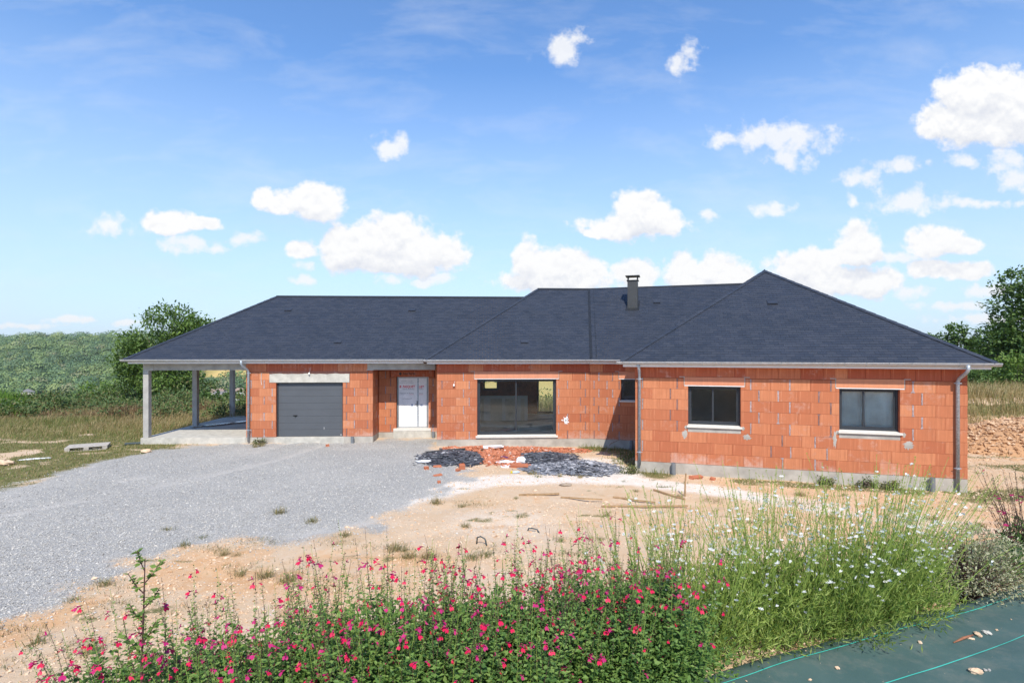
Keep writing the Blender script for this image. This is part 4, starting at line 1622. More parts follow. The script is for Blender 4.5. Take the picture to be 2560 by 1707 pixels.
# hanging lamp holders, cable and other small fittings on the walls
for fr, s_, z_ in ((G, 2.36, 2.42), (MD, .63, 2.02)):
    mb = MB()
    mb.tube([(s_ + .03, -.002, z_ + .12), (s_ + .015, -.03, z_ + .07), (s_, -.04, z_)], .006, 5)
    o = hp(mb, 'lamp_wire', M['wire'], fr)
    mb = MB()
    mb.tube([(s_, -.04, z_ + .03), (s_, -.04, z_ + .005), (s_, -.045, z_ - .03), (s_, -.045, z_ - .06)], [.014, .026, .036, .030], 10)
    mb.obj('lamp_holder', M['lamp'], o, smooth=True)
mb = MB()
mb.tube([(.60, -.002, 2.42), (.575, -.03, 2.40), (.57, -.025, 2.1), (.585, -.02, 1.98)], .009, 6)
hp(mb, 'cable', M['wire'], G)
mb = MB()
mb.tube([(2.06, .0, 1.76), (2.02, -.03, 1.74)], .045, 10)
hp(mb, 'wall_fitting', M['white'], RR)
# splash of white filler round a tap box
mb = MB()
for q in range(16):
    a_ = random.uniform(0, 6.28)
    r0 = random.uniform(.02, .15) if q else 0
    cx_, cz_ = 4.78 + r0 * math.cos(a_), .70 + r0 * math.sin(a_)
    rad = .105 if q == 0 else random.uniform(.008, .035)
    k = 18 if q == 0 else 9
    pts = [(cx_ + rad * math.cos(6.283 * i / k) * random.uniform(.7, 1.2), -.0075 - .0004 * q, cz_ + rad * math.sin(6.283 * i / k) * random.uniform(.7, 1.2)) for i in range(k)]
    mb.add(pts + [(p_[0], .01, p_[2]) for p_ in pts], [tuple(range(k))] + [(i, k + i, k + (i + 1) % k, (i + 1) % k) for i in range(k)])
spl = hp(mb, 'filler_splash', M['plastic_white'], MD, kind='stuff')
mb = MB()
mb.box(4.74, 4.80, -.02, -.006, .67, .70)
hp(mb, 'tap_box', M['pvc'], MD)


# ------------------------------------------------------------------ loose material on the ground
def H1(x, y):
    return float(height(np.array([x]), np.array([y]))[0])


OCT = np.array([(1, 0, 0), (0, 1, 0), (-1, 0, 0), (0, -1, 0), (0, 0, 1), (0, 0, -1)], float)
OCTF = np.array([(0, 1, 4), (1, 2, 4), (2, 3, 4), (3, 0, 4), (1, 0, 5), (2, 1, 5), (3, 2, 5), (0, 3, 5)])
BOXV = np.array([(-1, -1, -1), (1, -1, -1), (1, 1, -1), (-1, 1, -1), (-1, -1, 1), (1, -1, 1), (1, 1, 1), (-1, 1, 1)], float)
BOXF = np.array([(0, 3, 2, 1), (4, 5, 6, 7), (0, 1, 5, 4), (1, 2, 6, 5), (2, 3, 7, 6), (3, 0, 4, 7)])


def rand_rot(n, tilt=math.pi):
    """random rotation matrices, tilt limits the lean from level"""
    a = rng.uniform(0, 2 * np.pi, n)
    b = rng.uniform(-tilt, tilt, n)
    c = rng.uniform(0, 2 * np.pi, n)

    def rz(q):
        o, z = np.ones(n), np.zeros(n)
        return np.stack([np.cos(q), -np.sin(q), z, np.sin(q), np.cos(q), z, z, z, o], 1).reshape(n, 3, 3)
    o, z = np.ones(n), np.zeros(n)
    rx = np.stack([o, z, z, z, np.cos(b), -np.sin(b), z, np.sin(b), np.cos(b)], 1).reshape(n, 3, 3)
    return rz(a) @ rx @ rz(c)


def scatter(P, S, shape='oct', tilt=math.pi, jitter=.28):
    base, faces = (OCT, OCTF) if shape == 'oct' else (BOXV, BOXF)
    n, k = len(P), len(base)
    v = base[None] * (1 + rng.uniform(-jitter, jitter, (n, k, 3)))
    v = v * S[:, None, :]
    v = np.einsum('nij,nkj->nki', rand_rot(n, tilt), v) + P[:, None, :]
    f = faces[None] + (np.arange(n) * k)[:, None, None]
    return v.reshape(-1, 3), f.reshape(-1, faces.shape[1])


# grey driveway stones, thickest where the gravel lies
N = 150000
x, y = rng.uniform(-15.5, -1.0, N), 6.2 + 15.2 * rng.uniform(0, 1, N) ** 1.35
wv_ = gravel_w(x, y) * (1 - .6 * track_w(x, y))
keep = (rng.uniform(0, 1, N) < .03 + .97 * wv_) & (np.abs(x / y) < 1.02)
dn = rng.uniform(0, 1, N) < np.clip(1.5 - y / 16, .35, 1)
keep &= dn
x, y = x[keep][:62000], y[keep][:62000]
sz = rng.uniform(.006, .0145, len(x)) * rng.choice([1, 1, 1, 1.5], len(x))
P = np.stack([x, y, height(x, y) + sz * .25], 1)
S = np.stack([sz * rng.uniform(.8, 1.5, len(x)), sz * rng.uniform(.7, 1.1, len(x)), sz * rng.uniform(.5, .8, len(x))], 1)
v, f = scatter(P, S, 'oct', .7)
link('gravel', mesh_np('gravel', v, f, False, [M['chip']]), kind='stuff', label='grey crushed stone spread over the driveway before the garage')
# tan pebbles on the bare earth
N = 110000
x, y = rng.uniform(-9, 16, N), rng.uniform(5, 19, N)
dens_ = np.clip(.25 + 1.2 * (fbm(x * .7, y * .9, 83) - .42) * 2.2 + 1.1 * np.exp(-(np.hypot((x + .3) / 2.0, (y - 10.2) / 1.3)) ** 2) + .5 * (x > 8) + .5 * (x < -4), 0, 1)
keep = (rng.uniform(0, 1, N) < dens_) & (gravel_w(x, y) < .5) & (np.abs(x / y) < 1.05) & (bed_t(x, y) > 2.6)
for fr, L in ((WG, 8.3), (RR, 1.9), (MD, 5.7)):
    sx = (x - fr.o.x) * fr.u.x + (y - fr.o.y) * fr.u.y
    sd = (x - fr.o.x) * fr.n.x + (y - fr.o.y) * fr.n.y
    keep &= ~((sx > -.1) & (sx < L) & (sd < .05))
x, y = x[keep][:42000], y[keep][:42000]
sz = rng.uniform(.005, .014, len(x)) * rng.choice([1, 1, 1, 1, 1, 1, 2.2], len(x))
P = np.stack([x, y, height(x, y) + sz * .2], 1)
S = np.stack([sz * rng.uniform(.9, 1.6, len(x)), sz * rng.uniform(.7, 1.1, len(x)), sz * rng.uniform(.5, .9, len(x))], 1)
v, f = scatter(P, S, 'oct', .8)
link('pebbles', mesh_np('pebbles', v, f, False, [M['tan_stone']]), kind='stuff', label='tan pebbles and clods on the bare earth yard')


def heap(name, mat, blobs, n, smin, smax, flat, label, seed=0, tilt=.5, ragged=.5):
    """loose pieces lying over one another; blobs = (x, y, rx, ry, height)"""
    Ps = []
    wts = np.array([b[2] * b[3] for b in blobs])
    for b, k in zip(blobs, (n * wts / wts.sum()).astype(int)):
        r_ = np.sqrt(rng.uniform(0, 1, k)) * (1 + ragged * np.abs(rng.normal(0, .35, k)) * (rng.uniform(0, 1, k) > .7))
        a_ = rng.uniform(0, 2 * np.pi, k)
        x_, y_ = b[0] + b[2] * r_ * np.cos(a_), b[1] + b[3] * r_ * np.sin(a_)
        hh = b[4] * np.clip(1 - r_ ** 2, 0, 1) * (.6 + .8 * fbm(x_ * 3, y_ * 3, 90 + seed))
        Ps.append(np.stack([x_, y_, height(x_, y_) + hh * rng.uniform(.55, 1, k) + .01], 1))
    P_ = np.concatenate(Ps)
    sz_ = smin + (smax - smin) * rng.uniform(0, 1, len(P_)) ** 2
    S_ = np.stack([sz_, sz_ * rng.uniform(.45, .9, len(P_)), sz_ * rng.uniform(*flat, len(P_))], 1)
    v_, f_ = scatter(P_, S_, 'box', tilt, .3)
    return link(name, mesh_np(name, v_, f_, False, [M[mat]]), kind='stuff', label=label)


heap('brick_rubble', 'rubble', [(-.9, 19.1, 1.3, .62, .12), (.6, 19.2, 1.5, .55, .09), (1.9, 19.2, .9, .4, .08), (-.35, 17.8, .75, 1.2, .10), (-2.0, 19.3, .5, .35, .06), (.15, 16.6, .45, .25, .05)], 5200, .010, .06, (.18, .4),
     'broken orange brick spread below the wide sliding window', 1, .7)
heap('slate_offcuts', 'slate_waste', [(-2.0, 17.8, 1.0, 1.25, .15), (-1.3, 17.4, .5, .8, .08)], 3800, .02, .10, (.03, .08), 'heap of dark slate offcuts on the gravel, left of the brick rubble', 2, .30)
heap('slate_offcuts', 'slate_waste', [(1.15, 17.9, 1.0, 1.0, .10), (.8, 17.0, .5, .6, .05)], 2600, .015, .085, (.03, .08), 'heap of dark slate offcuts behind the ashy grey heap', 3, .30)
heap('slate_offcuts', 'ash_slate', [(2.2, 16.5, 1.0, .9, .14), (1.2, 16.3, 1.0, .8, .06), (2.1, 15.8, .7, .5, .18), (2.8, 16.3, .45, .6, .04)], 4400, .015, .085, (.03, .08), 'ashy grey heap of slate offcuts nearest the brick wing', 4, .35)

# ------------------------------------------------------------------ single pieces lying about
def brick_bit(x, y, sx, sy, sz_, rz, label, name='broken_brick', mat='rubble', cat='brick', group=None, tilt=.12):
    mb_ = MB()
    mb_.cbox(-sx / 2, sx / 2, -sy / 2, sy / 2, 0, sz_, .006)
    me = mb_.mesh(name, M[mat])
    for v_ in me.vertices:
        v_.co += Vector((random.uniform(-.12, .12) * sx, random.uniform(-.12, .12) * sy, random.uniform(-.15, .15) * sz_))
    return link(name, me, None, (x, y, H1(x, y) - .005), (tilt, -tilt * .5, rz), label, cat, group)


for (x, y, a, b, c, rz, lb) in ((-2.52, 15.9, .13, .10, .09, .4, 'small broken brick lump on gravel, leftmost of the strays before the slate heap'),
                                (-2.25, 16.25, .24, .09, .05, .1, 'long thin brick shard lying flat on gravel by the slate heap'),
                                (-1.48, 16.0, .17, .12, .15, .3, 'upright broken hollow brick on gravel just in front of the slate heap'),
                                (-1.58, 15.75, .12, .10, .07, .9, 'small brick chip on gravel below the upright hollow brick'),
                                (-2.08, 15.1, .22, .10, .04, .5, 'tan brick shard lying slanted on gravel, nearer than the others'),
                                (-1.93, 14.3, .09, .08, .07, .2, 'tiny brick crumb at the chalky edge of the gravel'),
                                (-6.75, 19.75, .12, .09, .08, .3, 'small orange brick lump on the ground right of the garage door'),
                                (5.15, 15.1, .34, .16, .08, .3, 'cracked orange brick piece by the plinth under the wing window'),
                                (5.55, 14.95, .16, .12, .07, 1.0, 'orange brick corner beside the cracked piece under the wing window')):
    brick_bit(x, y, a, b, c, rz, lb)


def batten(pts, wd, th, label, name='wooden_batten', mat='wood', cat='batten', lift=.0):
    (x1, y1), (x2, y2) = pts
    L_ = math.hypot(x2 - x1, y2 - y1)
    mb_ = MB()
    n_ = 6
    for i in range(n_):
        a, b = -L_ / 2 + L_ * i / n_, -L_ / 2 + L_ * (i + 1) / n_
        o_ = .012 * math.sin(i * 1.3)
        o2 = .012 * math.sin((i + 1) * 1.3)
        mb_.add([(a, -wd / 2 + o_, 0), (b, -wd / 2 + o2, 0), (b, wd / 2 + o2, 0), (a, wd / 2 + o_, 0), (a, -wd / 2 + o_, th), (b, -wd / 2 + o2, th), (b, wd / 2 + o2, th), (a, wd / 2 + o_, th)],
                [(0, 3, 2, 1), (4, 5, 6, 7), (0, 1, 5, 4), (2, 3, 7, 6)] + ([(3, 0, 4, 7)] if i == 0 else []) + ([(1, 2, 6, 5)] if i == n_ - 1 else []))
    xm, ym = (x1 + x2) / 2, (y1 + y2) / 2
    return mb_.obj(name, M[mat], None, (xm, ym, max(H1(xm, ym), H1(x1, y1), H1(x2, y2)) + .004 + lift), (0, 0, math.atan2(y2 - y1, x2 - x1)), label=label, cat=cat)


batten(((.17, 13.15), (1.16, 13.24)), .05, .035, 'brown batten on pale earth, leftmost and closest to the rubble')
batten(((1.17, 12.98), (2.14, 12.78)), .035, .03, 'thin brown batten on pale earth, just right of the leftmost one')
batten(((2.46, 13.13), (3.35, 12.64)), .04, .03, 'slanting brown batten above the longest one on pale earth')
batten(((2.03, 12.25), (4.0, 12.28)), .04, .035, 'longest brown batten, lying level across the pale earth')
batten(((3.62, 13.8), (4.12, 12.9)), .04, .035, 'short steep brown batten beside the upright stake')
mb = MB()
mb.tube([(0, 0, -.1), (.01, 0, .30), (.03, .01, .56)], [.022, .020, .018], 6)
mb.obj('wooden_stake', M['wood'], None, (4.24, 13.25, H1(4.24, 13.25)), label='thin wooden stake standing upright in the ground before the wing', cat='stake')
mb = MB()
mb.tube([(3.20, 18.55, H1(3.2, 18.55) + .05), (3.45, 18.9, .02), (3.92, 19.4, .10)], [.014, .014, .010], 6)
mb.obj('wooden_stick', M['old_wood'], None, label='grey stick leaning on the plinth in the shaded weeds', cat='stick')
mb = MB()
mb.tube([(-2.9, 18.3, -.18), (-2.3, 18.5, -.14), (-1.6, 18.55, -.10)], .035, 8)
mb.obj('black_pipe', M['black'], None, label='black plastic pipe lying along the back of the slate heap', cat='pipe')
mb = MB()
mb.tube([(-14.35, 20.0, H1(-14.35, 20) + .05), (-13.95, 20.3, -.20)], .05, 8)
mb.obj('black_pipe', M['hose'], None, label='dark pipe end on the earth by the carport slab corner', cat='pipe')
for (x, y, h_, wd, lb) in ((-.55, 9.8, .15, .10, 'dark hose loop arching out of the ground above a dry tuft'), (.42, 10.55, .07, .12, 'dark bent hose lying near the pale pebbles')):
    mb = MB()
    z = H1(x, y)
    mb.tube([(x - wd, y + .05, z - .03), (x - wd * .8, y + .03, z + h_ * .8), (x - wd * .2, y, z + h_), (x + wd * .6, y - .02, z + h_ * .75), (x + wd, y - .05, z - .02)], .013, 7)
    mb.obj('hose', M['hose'], None, smooth=True, label=lb, cat='hose')
for fr, s_, d_, h_, lb in ((G, 4.0, .13, .24, 'grey pipe stub in the ground right of the garage door'), (DWF, 2.20, .12, .24, 'grey pipe stub in the corner right of the entrance door'),
                           (RR, 1.52, .15, .34, 'grey pipe stub in the shade beside the wing corner'), (WG, 1.09, .13, .34, 'grey pipe stub under the wing left window'), (WG, 7.42, .13, .36, 'grey pipe stub near the right end of the wing')):
    q = fr.pt(s_, d_)
    zz = H1(q.x, q.y)
    mb = MB()
    n_ = 14
    ro, ri = .062, .054
    vs, fs = [], []
    for i in range(n_):
        c_, s__ = math.cos(6.2832 * i / n_), math.sin(6.2832 * i / n_)
        vs += [(ro * c_, ro * s__, -.25), (ro * c_, ro * s__, h_), (ri * c_, ri * s__, h_), (ri * c_, ri * s__, -.1)]
    for i in range(n_):
        j = (i + 1) % n_
        for k in range(3):
            fs.append((i * 4 + k, j * 4 + k, j * 4 + k + 1, i * 4 + k + 1))
    mb.add(vs, fs)
    mb.obj('drain_pipe', M['pvc'], None, (q.x, q.y, zz), (random.uniform(-.04, .04), random.uniform(-.04, .04), 0), label=lb, cat='drain pipe', group='grey pipe stubs along the walls')


def lump(name, mat, loc, size, label, cat, seed, rot=0.0, flat=1.0):
    """crumpled closed lump"""
    r2 = np.random.default_rng(seed)
    vs, fs = [], []
    nu, nv = 12, 7
    for j in range(nv + 1):
        th = math.pi * j / nv
        for i in range(nu):
            ph = 2 * math.pi * i / nu
            k = 1 + r2.uniform(-.22, .22)
            vs.append((size[0] * k * math.sin(th) * math.cos(ph), size[1] * k * math.sin(th) * math.sin(ph), size[2] * (k * math.cos(th) * .9 + .7)))
    for j in range(nv):
        for i in range(nu):
            fs.append((j * nu + i, (j + 1) * nu + i, (j + 1) * nu + (i + 1) % nu, j * nu + (i + 1) % nu))
    mb_ = MB()
    mb_.add(vs, fs)
    return mb_.obj(name, M[mat], None, (loc[0], loc[1], H1(*loc[:2]) + (loc[2] if len(loc) > 2 else 0)), (0, 0, rot), label=label, cat=cat)


lump('white_sack', 'plastic_white', (.28, 16.95), (.15, .12, .13), 'crumpled white sack standing on the brick rubble edge', 'sack', 5)
lump('white_sack', 'plastic_white', (-.25, 16.95), (.30, .14, .05), 'flattened white sack lying beside the crumpled one', 'sack', 6, .1)
brick_bit(-.11, 16.4, .40, .26, .03, .15, 'pale board lying flat in front of the white sacks', 'white_board', 'plastic_white', 'board')
brick_bit(.22, 16.35, .55, .22, .09, -.15, 'large pinkish brick slab lying in front of the sacks', 'brick_slab', 'rubble', 'brick')
brick_bit(-.65, 19.0, .62, .16, .06, .05, 'long white plaster slab on top of the brick rubble', 'plaster_slab', 'plastic_white', 'slab').location.z += .13
lump('white_sack', 'plastic_white', (-2.75, 17.0), (.28, .14, .04), 'torn white bag at the left foot of the slate heap', 'bag', 9, -.2)
lump('purple_wrapper', 'purple', (-.28, 17.4), (.20, .08, .05), 'dark purple wrapper on the brick rubble', 'wrapper', 10, -.2).location.z += .05
lump('yellow_cap', 'yellow', (.0, 15.55), (.045, .045, .04), 'round yellow plastic cap on the ground before the rubble', 'cap', 11)
mb = MB()
mb.tube([(-.12, 0, .035), (-.02, 0, .035), (.05, .01, .035), (.085, .01, .035), (.11, .012, .035)], [.036, .038, .034, .016, .014], 9)
mb.obj('plastic_bottle', M['bottle'], None, (.13, 15.55, H1(.13, 15.55)), (0, 0, .3), label='crushed pale blue plastic bottle beside the yellow cap', cat='bottle')
lump('grey_rag', 'old_wood', (1.42, 14.25), (.16, .09, .04), 'grey brown rag lying on the chalky ground', 'rag', 12)
lump('white_scrap', 'plastic_white', (-15.35, 17.35), (.42, .07, .03), 'long white plastic scrap on the grass at the far left', 'plastic scrap', 13, .45)
lump('field_stone', 'tan_stone', (-15.55, 16.55), (.26, .18, .10), 'big orange tan stone at the left edge of the yard', 'stone', 14)
lump('field_stone', 'tan_stone', (-12.6, 18.6), (.17, .12, .07), 'tan stone in the grass between pallet and gravel', 'stone', 15)

# ------------------------------------------------------------------ pallet
pa = thing('wooden_pallet', 'grey weathered wooden pallet lying flat on the grass left of the gravel', 'pallet', (-15.15, 19.3, H1(-15.15, 19.3) + .0), R_(30))
for i in range(5):
    mb = MB()
    yy = -.40 + i * .175
    mb.cbox(-.60, .60, yy, yy + .10 + .045 * (i % 2 == 0), .122, .144, .003)
    mb.obj('deck_board', M['pallet'], pa)
for i in range(3):
    mb = MB()
    xx = -.60 + i * .5275
    mb.cbox(xx, xx + .145, -.40, .40, .10, .1215, .003)
    mb.obj('cross_board', M['pallet'], pa)
    for yy in (-.40, -.0725, .255):
        mb = MB()
        mb.cbox(xx, xx + .145, yy, yy + .145, .0225, .0995, .004)
        mb.obj('block', M['pallet'], pa)
for yy in (-.40, -.05, .30):
    mb = MB()
    mb.cbox(-.60, .60, yy, yy + .10, 0, .022, .003)
    mb.obj('bottom_board', M['pallet'], pa)

# metal sheets on the carport slab
for i, (x, y, L_, wd, a, zz, lb) in enumerate(((-12.0, 25.2, 4.6, .42, .98, .012, 'long pale blue metal sheet lying on the carport slab, on top'), (-12.35, 25.0, 4.8, .30, 1.02, .004, 'narrow metal strip half under the long sheet on the carport slab'))):
    mb = MB()
    hw = wd / 2
    prof_ = [(-hw, .0), (-hw + .02, .022), (-hw * .3, .024), (-hw * .25, .034), (hw * .25, .034), (hw * .3, .024), (hw - .02, .022), (hw, 0)]
    b0 = [(-L_ / 2, y_, z_) for y_, z_ in prof_] + [(L_ / 2, y_, z_) for y_, z_ in prof_]
    mb.add(b0, [(k, k + 1, 8 + k + 1, 8 + k) for k in range(7)])
    mb.obj('metal_sheet', M['sheet'], None, (x, y, zz + .02 * (1 - i)), (0, 0, a), label=lb, cat='metal sheet')

# ------------------------------------------------------------------ stone heap by the right bank
xs_, ys_ = np.meshgrid(np.linspace(-4.2, 4.5, 50), np.linspace(-2.2, 2.2, 30))
hx, hy = 18.9, 19.9
hz = 1.10 * np.clip(1 - ((xs_ - .8) / 4.3) ** 2 - (ys_ / 2.1) ** 2, 0, 1) ** .8
hz = hz * (.8 + .45 * fbm(xs_ * 1.2, ys_ * 1.2, 120))


def heap_h(x_, y_):
    e = np.clip(1 - ((x_ - hx - .8) / 4.3) ** 2 - ((y_ - hy) / 2.1) ** 2, 0, 1) ** .8
    return 1.10 * e * (.8 + .45 * fbm((x_ - hx) * 1.2, (y_ - hy) * 1.2, 120))


M['heap_stone'] = None
m, t = material('brown_heap_stone')
r = rnd_island(t)
c = t.mix(r, (.42, .235, .12), (.62, .44, .29))
c = t.mix(t.remap(t.noise(pos(t), 2.5, 5), .4, .7, 0, .5), c, (.50, .29, .15))
finish(t, principled(t, c, .9, 0, .25, bump(t, t.noise(pos(t), 40, 4), .6, .01)))
M['heap_stone'] = m
st = thing('stone_heap', 'high heap of tan rubble stone at the foot of the dry bank, right', 'stone heap', (hx, hy, H1(hx, hy)))
ZB = height(xs_ + hx, ys_ + hy) - H1(hx, hy)
nn = xs_.shape[1]
ii = (np.arange(29)[:, None] * nn + np.arange(nn - 1)[None, :]).ravel()
link('heap_core', mesh_np('heap_core', np.stack([xs_.ravel(), ys_.ravel(), (hz + ZB - .03).ravel()], 1), np.stack([ii, ii + 1, ii + 1 + nn, ii + nn], 1), True, [M['heap_stone']]), st)
N = 9000
x, y = rng.uniform(-4.3, 4.6, N), rng.uniform(-2.3, 1.6, N)
hh = heap_h(x + hx, y + hy)
keep = (hh > .01) | (rng.uniform(0, 1, N) < .12)
x, y, hh = x[keep], y[keep], hh[keep]
sz = .014 + .085 * rng.uniform(0, 1, len(x)) ** 5
P = np.stack([x, y, hh + height(x + hx, y + hy) - H1(hx, hy)], 1)
S = np.stack([sz * 1.4, sz * 1.1, sz * .9], 1)
v, f = scatter(P, S, 'oct', .9, .35)
link('stones', mesh_np('stones', v, f, False, [M['heap_stone']]), st, kind='stuff')
mb = MB()
mb.tube([(17.95, 18.55, .58), (18.5, 18.2, .40), (19.2, 17.95, .20)], [.05, .045, .03], 7)
mb.obj('broken_branch', M['old_wood'], None, label='grey broken branch lying down the face of the stone heap', cat='branch')


# ------------------------------------------------------------------ plants: leaf clouds, blades, stems
def unit(v_):
    return v_ / np.maximum(np.linalg.norm(v_, axis=1, keepdims=True), 1e-9)


def leaf_quads(P_, A_, L_, W_, fold=.25, hint=None):
    """one folded diamond leaf per point: base P, axis A, length L, width W"""
    n = len(P_)
    A_ = unit(A_)
    h_ = rng.normal(0, 1, (n, 3)) if hint is None else hint + rng.normal(0, .45, (n, 3))
    B_ = unit(np.cross(A_, h_))
    C_ = np.cross(B_, A_)
    L_ = np.broadcast_to(L_, (n,))[:, None]
    W_ = np.broadcast_to(W_, (n,))[:, None]
    mid = P_ + A_ * L_ * .45
    v_ = np.stack([P_, mid + B_ * W_ * .5 + C_ * W_ * fold, P_ + A_ * L_, mid - B_ * W_ * .5 + C_ * W_ * fold], 1).reshape(-1, 3)
    b = np.arange(n)[:, None] * 4
    f_ = np.concatenate([b + np.array([[0, 1, 2]]), b + np.array([[0, 2, 3]])], 0)
    order = np.argsort(np.tile(np.arange(n), 2), kind='stable')
    return v_, f_[order]


def blades(P_, Hh, lean=.35, wd=.006):
    """grass blades, each a bent triangle pair"""
    n = len(P_)
    a_ = rng.uniform(0, 2 * np.pi, n)
    d_ = np.stack([np.cos(a_), np.sin(a_), np.zeros(n)], 1)
    s_ = np.stack([-np.sin(a_ + .6), np.cos(a_ + .6), np.zeros(n)], 1)
    ln = rng.uniform(0, lean, n)[:, None]
    Hh = np.broadcast_to(Hh, (n,))[:, None]
    wd = np.broadcast_to(wd, (n,))[:, None]
    up_ = np.array([[0, 0, 1.0]])
    m1 = P_ + up_ * Hh * .6 + d_ * Hh * ln * .4
    tip = P_ + up_ * Hh * (1 - ln * .35) + d_ * Hh * ln * 1.3
    v_ = np.stack([P_ - s_ * wd, P_ + s_ * wd, m1 + s_ * wd * .7, m1 - s_ * wd * .7, tip], 1).reshape(-1, 3)
    b = np.arange(n)[:, None] * 5
    return v_, [b + np.array([[0, 1, 2, 3]]), b + np.array([[3, 2, 4]])]


def blades_mesh(name, P_, Hh, lean, wd, mats, midx=None):
    v_, fs = blades(P_, Hh, lean, wd)
    mi = None
    if midx is not None:
        mi = np.concatenate([midx, midx])
    return mesh_np(name, v_, fs, False, mats, mi)


def blob_points(blobs, n, shell=.55, clump=0.0, per=24):
    """points in the outer part of ellipsoids, gathered in clumps so that gaps stay open"""
    wts = np.array([(b[3] * b[4] + b[3] * b[5] + b[4] * b[5]) for b in blobs])
    idx = rng.choice(len(blobs), max(1, n // per) if clump else n, p=wts / wts.sum())
    B_ = np.array(blobs)[idx]
    d_ = unit(rng.normal(0, 1, (len(idx), 3)))
    r_ = (shell + (1 - shell) * rng.uniform(0, 1, len(idx)) ** .6)[:, None]
    c_ = B_[:, :3] + d_ * r_ * B_[:, 3:6]
    if not clump:
        return c_, d_
    k = np.repeat(np.arange(len(idx)), per)
    j = rng.normal(0, 1, (len(k), 3)) * clump * np.array([[1, 1, .62]]) * rng.uniform(.5, 1.3, len(idx))[k][:, None]
    return c_[k] + j, unit(d_[k] + unit(j) * .8)


def crown_mesh(name, blobs, n, size, mat, clump, shell=.5, asp=.55, per=24):
    P_, D_ = blob_points(blobs, n, shell, clump, per)
    A_ = unit(D_ * .6 + rng.normal(0, .7, P_.shape) + np.array([[0, 0, -.15]]))
    s_ = size * rng.uniform(.6, 1.3, len(P_))
    v_, f_ = leaf_quads(P_, A_, s_, s_ * asp, .12, np.tile(np.array([[0, 0, 1.2]]), (len(P_), 1)))
    return mesh_np(name, v_, f_, False, [mat])


def tree(name, label, base, blobs, n, size, mat, clump, trunk_r, group=None, cat='tree', shell=.5, asp=.55, per=24):
    bx, by = base
    bz = H1(bx, by)
    t_ = thing(name, label, cat, (bx, by, bz), 0, group)
    loc = [(b[0] - bx, b[1] - by, b[2] - bz) + tuple(b[3:]) for b in blobs]
    link('crown', crown_mesh('crown', loc, n, size, mat, clump, shell, asp, per), t_, kind='stuff')
    mb_ = MB()
    top = max(b[2] for b in loc)
    fork = Vector((random.uniform(-.2, .2), 0, top * .35))
    mb_.tube([(0, 0, -.3), (.03, 0, top * .15), fork], [trunk_r * 1.25, trunk_r, trunk_r * .85], 9)
    mb_.obj('trunk', M['bark'], t_, smooth=True)
    mb_ = MB()
    for b in loc:
        c_ = Vector(b[:3])
        mid = fork.lerp(c_, .5) + Vector((random.uniform(-.2, .2), random.uniform(-.2, .2), .2))
        mb_.tube([fork, mid, c_], [trunk_r * .6, trunk_r * .4, trunk_r * .15], 6, cap=False)
        for k in range(5):
            e = c_ + Vector((random.uniform(-1, 1) * b[3], random.uniform(-1, 1) * b[4], random.uniform(-.5, 1) * b[5])) * .75
            mb_.tube([mid.lerp(c_, .5), (mid.lerp(c_, .6) + e) / 2, e], [trunk_r * .22, trunk_r * .14, trunk_r * .05], 5, cap=False)
    mb_.obj('limbs', M['bark'], t_, smooth=True, kind='stuff')
    return t_


tree('ash_tree', 'airy ash tree rising behind the carport roof at the left', (-26.8, 42), [(-26.0, 42, 5.25, 2.5, 2.2, 1.6), (-24.6, 42, 4.7, 1.5, 1.6, 1.2), (-28.2, 42, 4.0, 2.0, 1.8, 1.2), (-29.6, 42, 2.6, 1.3, 1.5, 1.2), (-26.6, 42, 2.3, 2.6, 2.2, 1.7), (-29.4, 42.3, 1.4, 1.3, 1.5, .8), (-25.9, 41.5, .9, 2.2, 2, 1.0)],
     15000, .30, M['ash'], .26, .22, shell=.35, asp=.42, per=22)
tree('oak_tree', 'tall dark leafy tree cut by the right edge above the bank', (32.6, 33), [(32.6, 33, 5.6, 2.9, 2.6, 3.4), (30.9, 32.5, 4.3, 1.8, 1.8, 1.6), (30.0, 32.5, 2.9, 1.9, 1.8, 1.7), (33.6, 33, 3.0, 3.2, 2.5, 2.4), (31.6, 32, 6.6, 1.3, 1.3, 1.2)],
     19000, .24, M['oak'], .24, .35, shell=.5, asp=.62)
for (px_, lb, bl) in ((44.6, 'low far tree just above the wing roof edge, left of the taller one', [(43.6, 56, 4.0, 1.6, 1.5, 1.0), (42.2, 56, 3.6, 1.3, 1.3, .8)]),
                      (46.0, 'narrow far tree with a raised round top right of the wing roof', [(45.3, 55, 4.9, .95, 1.0, 1.2), (45.6, 55, 3.2, 1.6, 1.5, 1.5)]),
                      (48.2, 'far tree between the narrow one and the tall oak', [(47.6, 54, 4.2, 1.6, 1.5, 1.3), (48.8, 54, 3.2, 1.7, 1.5, 1.6)])):
    tree('far_tree', lb, (px_, 55), bl, 2600, .32, M['oak'], .28, .16, 'trees behind the wing roof', shell=.45, asp=.62)


def bush(name, label, base, blobs, n, size, mat, clump=.14, cat='bush', group=None, shell=.35, asp=.5, per=16):
    bx, by = base
    bz = H1(bx, by)
    t_ = thing(name, label, cat, (bx, by, bz), 0, group)
    loc = [(b[0] - bx, b[1] - by, b[2] - bz) + tuple(b[3:]) for b in blobs]
    link('foliage', crown_mesh('foliage', loc, n, size, mat, clump, shell, asp, per), t_, kind='stuff')
    mb_ = MB()
    for k in range(12):
        b = loc[k % len(loc)]
        e = Vector((b[0] + random.uniform(-.5, .5) * b[3], b[1] + random.uniform(-.5, .5) * b[4], b[2] + .4 * b[5]))
        mb_.tube([(random.uniform(-.15, .15), random.uniform(-.1, .1), -.1), e * .5 + Vector((0, 0, .05)), e], [.022, .016, .007], 5, cap=False)
    mb_.obj('stems', M['bark'], t_, kind='stuff')
    return t_


